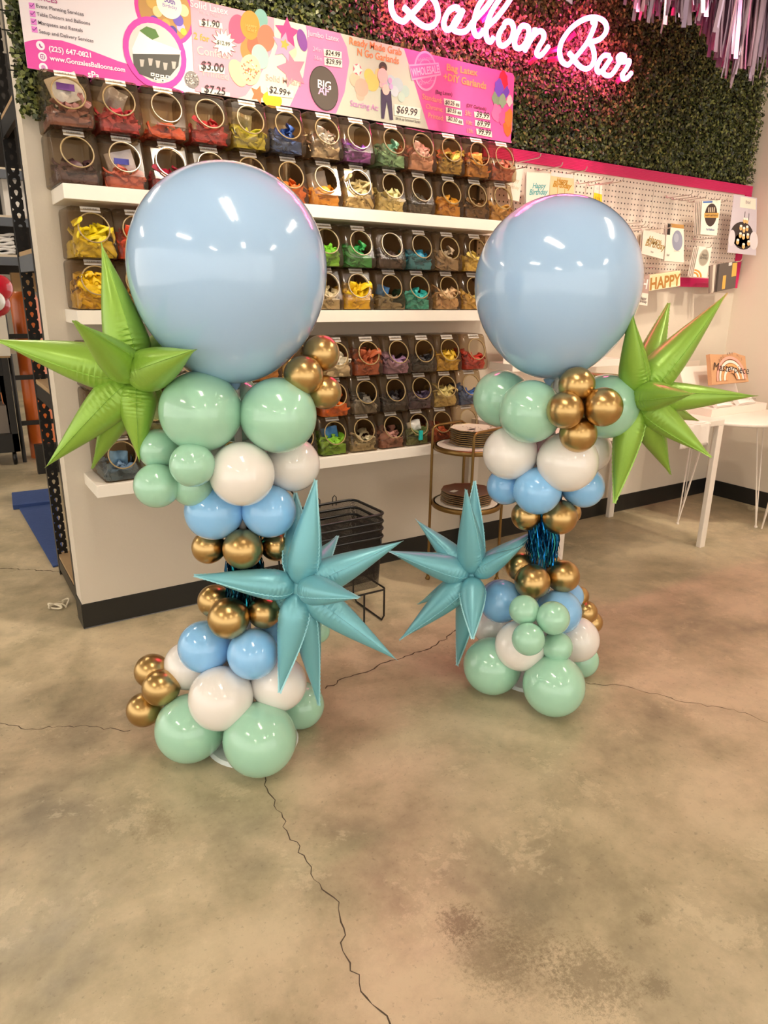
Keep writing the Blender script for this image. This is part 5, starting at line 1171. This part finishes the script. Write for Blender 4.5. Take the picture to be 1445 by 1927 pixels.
# work table (black cart) with boxes, cylinders
CTT = thing('utility_cart', 'black rolling utility cart with wood top beyond the partition', 'cart', (-.35, 3.62, 0))
cb = mat('cart_black', '262422', .4)
MB().box((-.5, 0, .93), (.52, .55, .96), wood).build('cart_top', CTT)
for x_ in (-.5, .45): 
    for y_ in (0, .5): MB().box((x_, y_, .12), (x_+.05, y_+.05, .93), cb).build('post', CTT)
MB().box((-.5, 0, .12), (.5, .55, .28), cb).build('lower_tray', CTT); MB().box((-.48, .02, .78), (.48, .53, .92), cb).build('upper_tray', CTT)
MB().box((-.48, .5, .2), (.5, .52, .93), cb).build('back_panel', CTT)
for x_ in (-.45, .45): MB().lathe([(0, -.015), (.055, -.015), (.06, -.01), (.06, .01), (.055, .015), (0, .015)], steel, 20, M=np.array(Matrix.Rotation(PI/2, 3, 'Y')), c=(x_, .05, .06)).build('caster', CTT)
MB().box((-.2, 3.68, .281), (.09, 3.98, .52), mat('linen_bin', '8a8076', .8)).build('storage_bin', label='tan bin on the lower deck of the utility cart', cat='bin')
mb = MB()
for k in range(9): x_ = .0+rnd.uniform(-.1, .09); mb.tube([(x_, 3.8+rnd.uniform(-.05, .05), .42), (x_+rnd.uniform(-.03, .03), 3.8, .62)], .004, mat('copper_rod', 'b06a40', .3, .8), 5)
mb.build('rod_bundle', label='bundle of small rods sticking out of the tan bin', cat='rods', kind='stuff')
MB().box((-.12, 3.66, .961), (.12, 3.9, 1.22), mat('black_box', '1a1818', .6)).build('black_box', label='black box on the wood top of the utility cart', cat='box')
MB().box((.13, 3.64, .961), (.22, 3.75, 1.08), colm('c8bca8')).build('small_carton', label='small printed carton beside the black box', cat='box')
mb = MB(); mb.lathe([(0, 0), (.022, .0), (.026, .02), (.02, .045), (0, .05)], mat('yellow_plastic', 'e8b820', .4), 14, c=(.14, 3.63, .961)); mb.build('yellow_bobbin', label='tiny yellow bobbin on the cart top corner', cat='bobbin')
cyl = mat('tank_orange', 'e0702a', .3); cylr = mat('tank_red', 'a03024', .35)
def tank(px, pyt, y, r, ztop, m_, lb, name='gas_tank'):
    q = onY(px, pyt, y); T = thing(name, lb, 'gas cylinder', (q[0], y, 0), 'helium tanks')
    MB().lathe([(0, 0), (r, 0), (r, ztop-r*1.1)]+[(r*math.cos(a), ztop-r*1.1+r*1.1*math.sin(a)) for a in np.linspace(.2, 1.3, 6)]+[(r*.3, ztop), (0, ztop)], m_, 28).build('cylinder_body', T)
    MB().lathe([(0, 0), (r*.42, 0), (r*.42, .07), (r*.3, .09), (0, .09)], colm('d8d4c4'), 18, c=(0, 0, ztop-.01)).build('valve_cap', T)
tank(50, 600, 3.9, .115, 1.50, cyl, 'orange helium tank standing behind the black hoop')
tank(76, 720, 4.5, .12, 1.10, cylr, 'shorter dark red tank right behind the orange one')
HP = thing('tank_dolly', 'black hoop handled tank dolly around the orange tank', 'dolly', (onY(50, 600, 3.75)[0], 3.72, 0))
P = [(-.17, 0, 0), (-.17, 0, 1.35)]+[(-.17*math.cos(a), 0, 1.35+.17*math.sin(a)) for a in np.linspace(.2, PI-.2, 9)]+[(.17, 0, 1.35), (.17, 0, 0)]
MB().tube(P, .018, cb, 10).build('hoop_handle', HP)
for z_ in (.35, .75, 1.1): MB().box((-.17, -.01, z_-.02), (.17, .01, z_+.02), cb).build('cross_bar', HP)
MB().box((.22, 3.18, 0.0), (.98, 3.24, .0001+.25), cb).build('low_bench', label='low dark bench edge under the far rack', cat='bench')
mb = MB(); q = onY(30, 520, 3.3); mb.box((-.07, 0, -.03), (.10, .12, .11), mat('cardboard', '9a7a52', .8)); mb.build('cardboard_box', loc=(q[0]+.03, 3.2, 1.5), label='brown cardboard box on the far rack beside the tank', cat='box')
MB().box((-.2, 3.2, .98), (.14, 3.3, 1.70), mat('pale_sack', 'cfc8ba', .8, bump=.4, bscale=9)).build('paper_sack', label='tall pale sack standing behind the red balloons', cat='sack')
# blue mat and rope
mb = MB(); bl = mat('blue_cloth', '2b4378', .8, bump=.3, bscale=40)
a = [onZ(*p) for p in [(23, 935), (102, 926), (106, 950), (25, 960)]]
b_ = [onZ(*p) for p in [(36, 958), (106, 948), (122, 1062), (100, 1069)]]
for P, h in ((a, .035), (b_, .012)):
    mb.add([q+np.array([0, 0, .001]) for q in P]+[q+np.array([0, 0, h]) for q in P], [(3, 2, 1, 0), (4, 5, 6, 7)]+[(i, (i+1) % 4, 4+(i+1) % 4, 4+i) for i in range(4)], bl)
soften(mb.build('floor_mat', label='blue folded cloth mat lying on the floor behind the partition end', cat='mat'), .004, 2)
q = onZ(126, 1143); mb = MB(); P = [(0.03*math.sin(2.1*t)+.012*math.sin(5*t)-.008*t, .03*math.sin(3.3*t+1)+.02*math.cos(1.3*t), .006+.006*(1+math.sin(4.4*t))) for t in np.linspace(0, 6.5, 90)]
mb.tube(P, .0045, mat('rope_white', 'ddd2b8', .8), 7); mb.build('rope', loc=(q[0]-.01, q[1]+.02, 0), label='small knotted white rope on the floor beside the partition end', cat='rope')
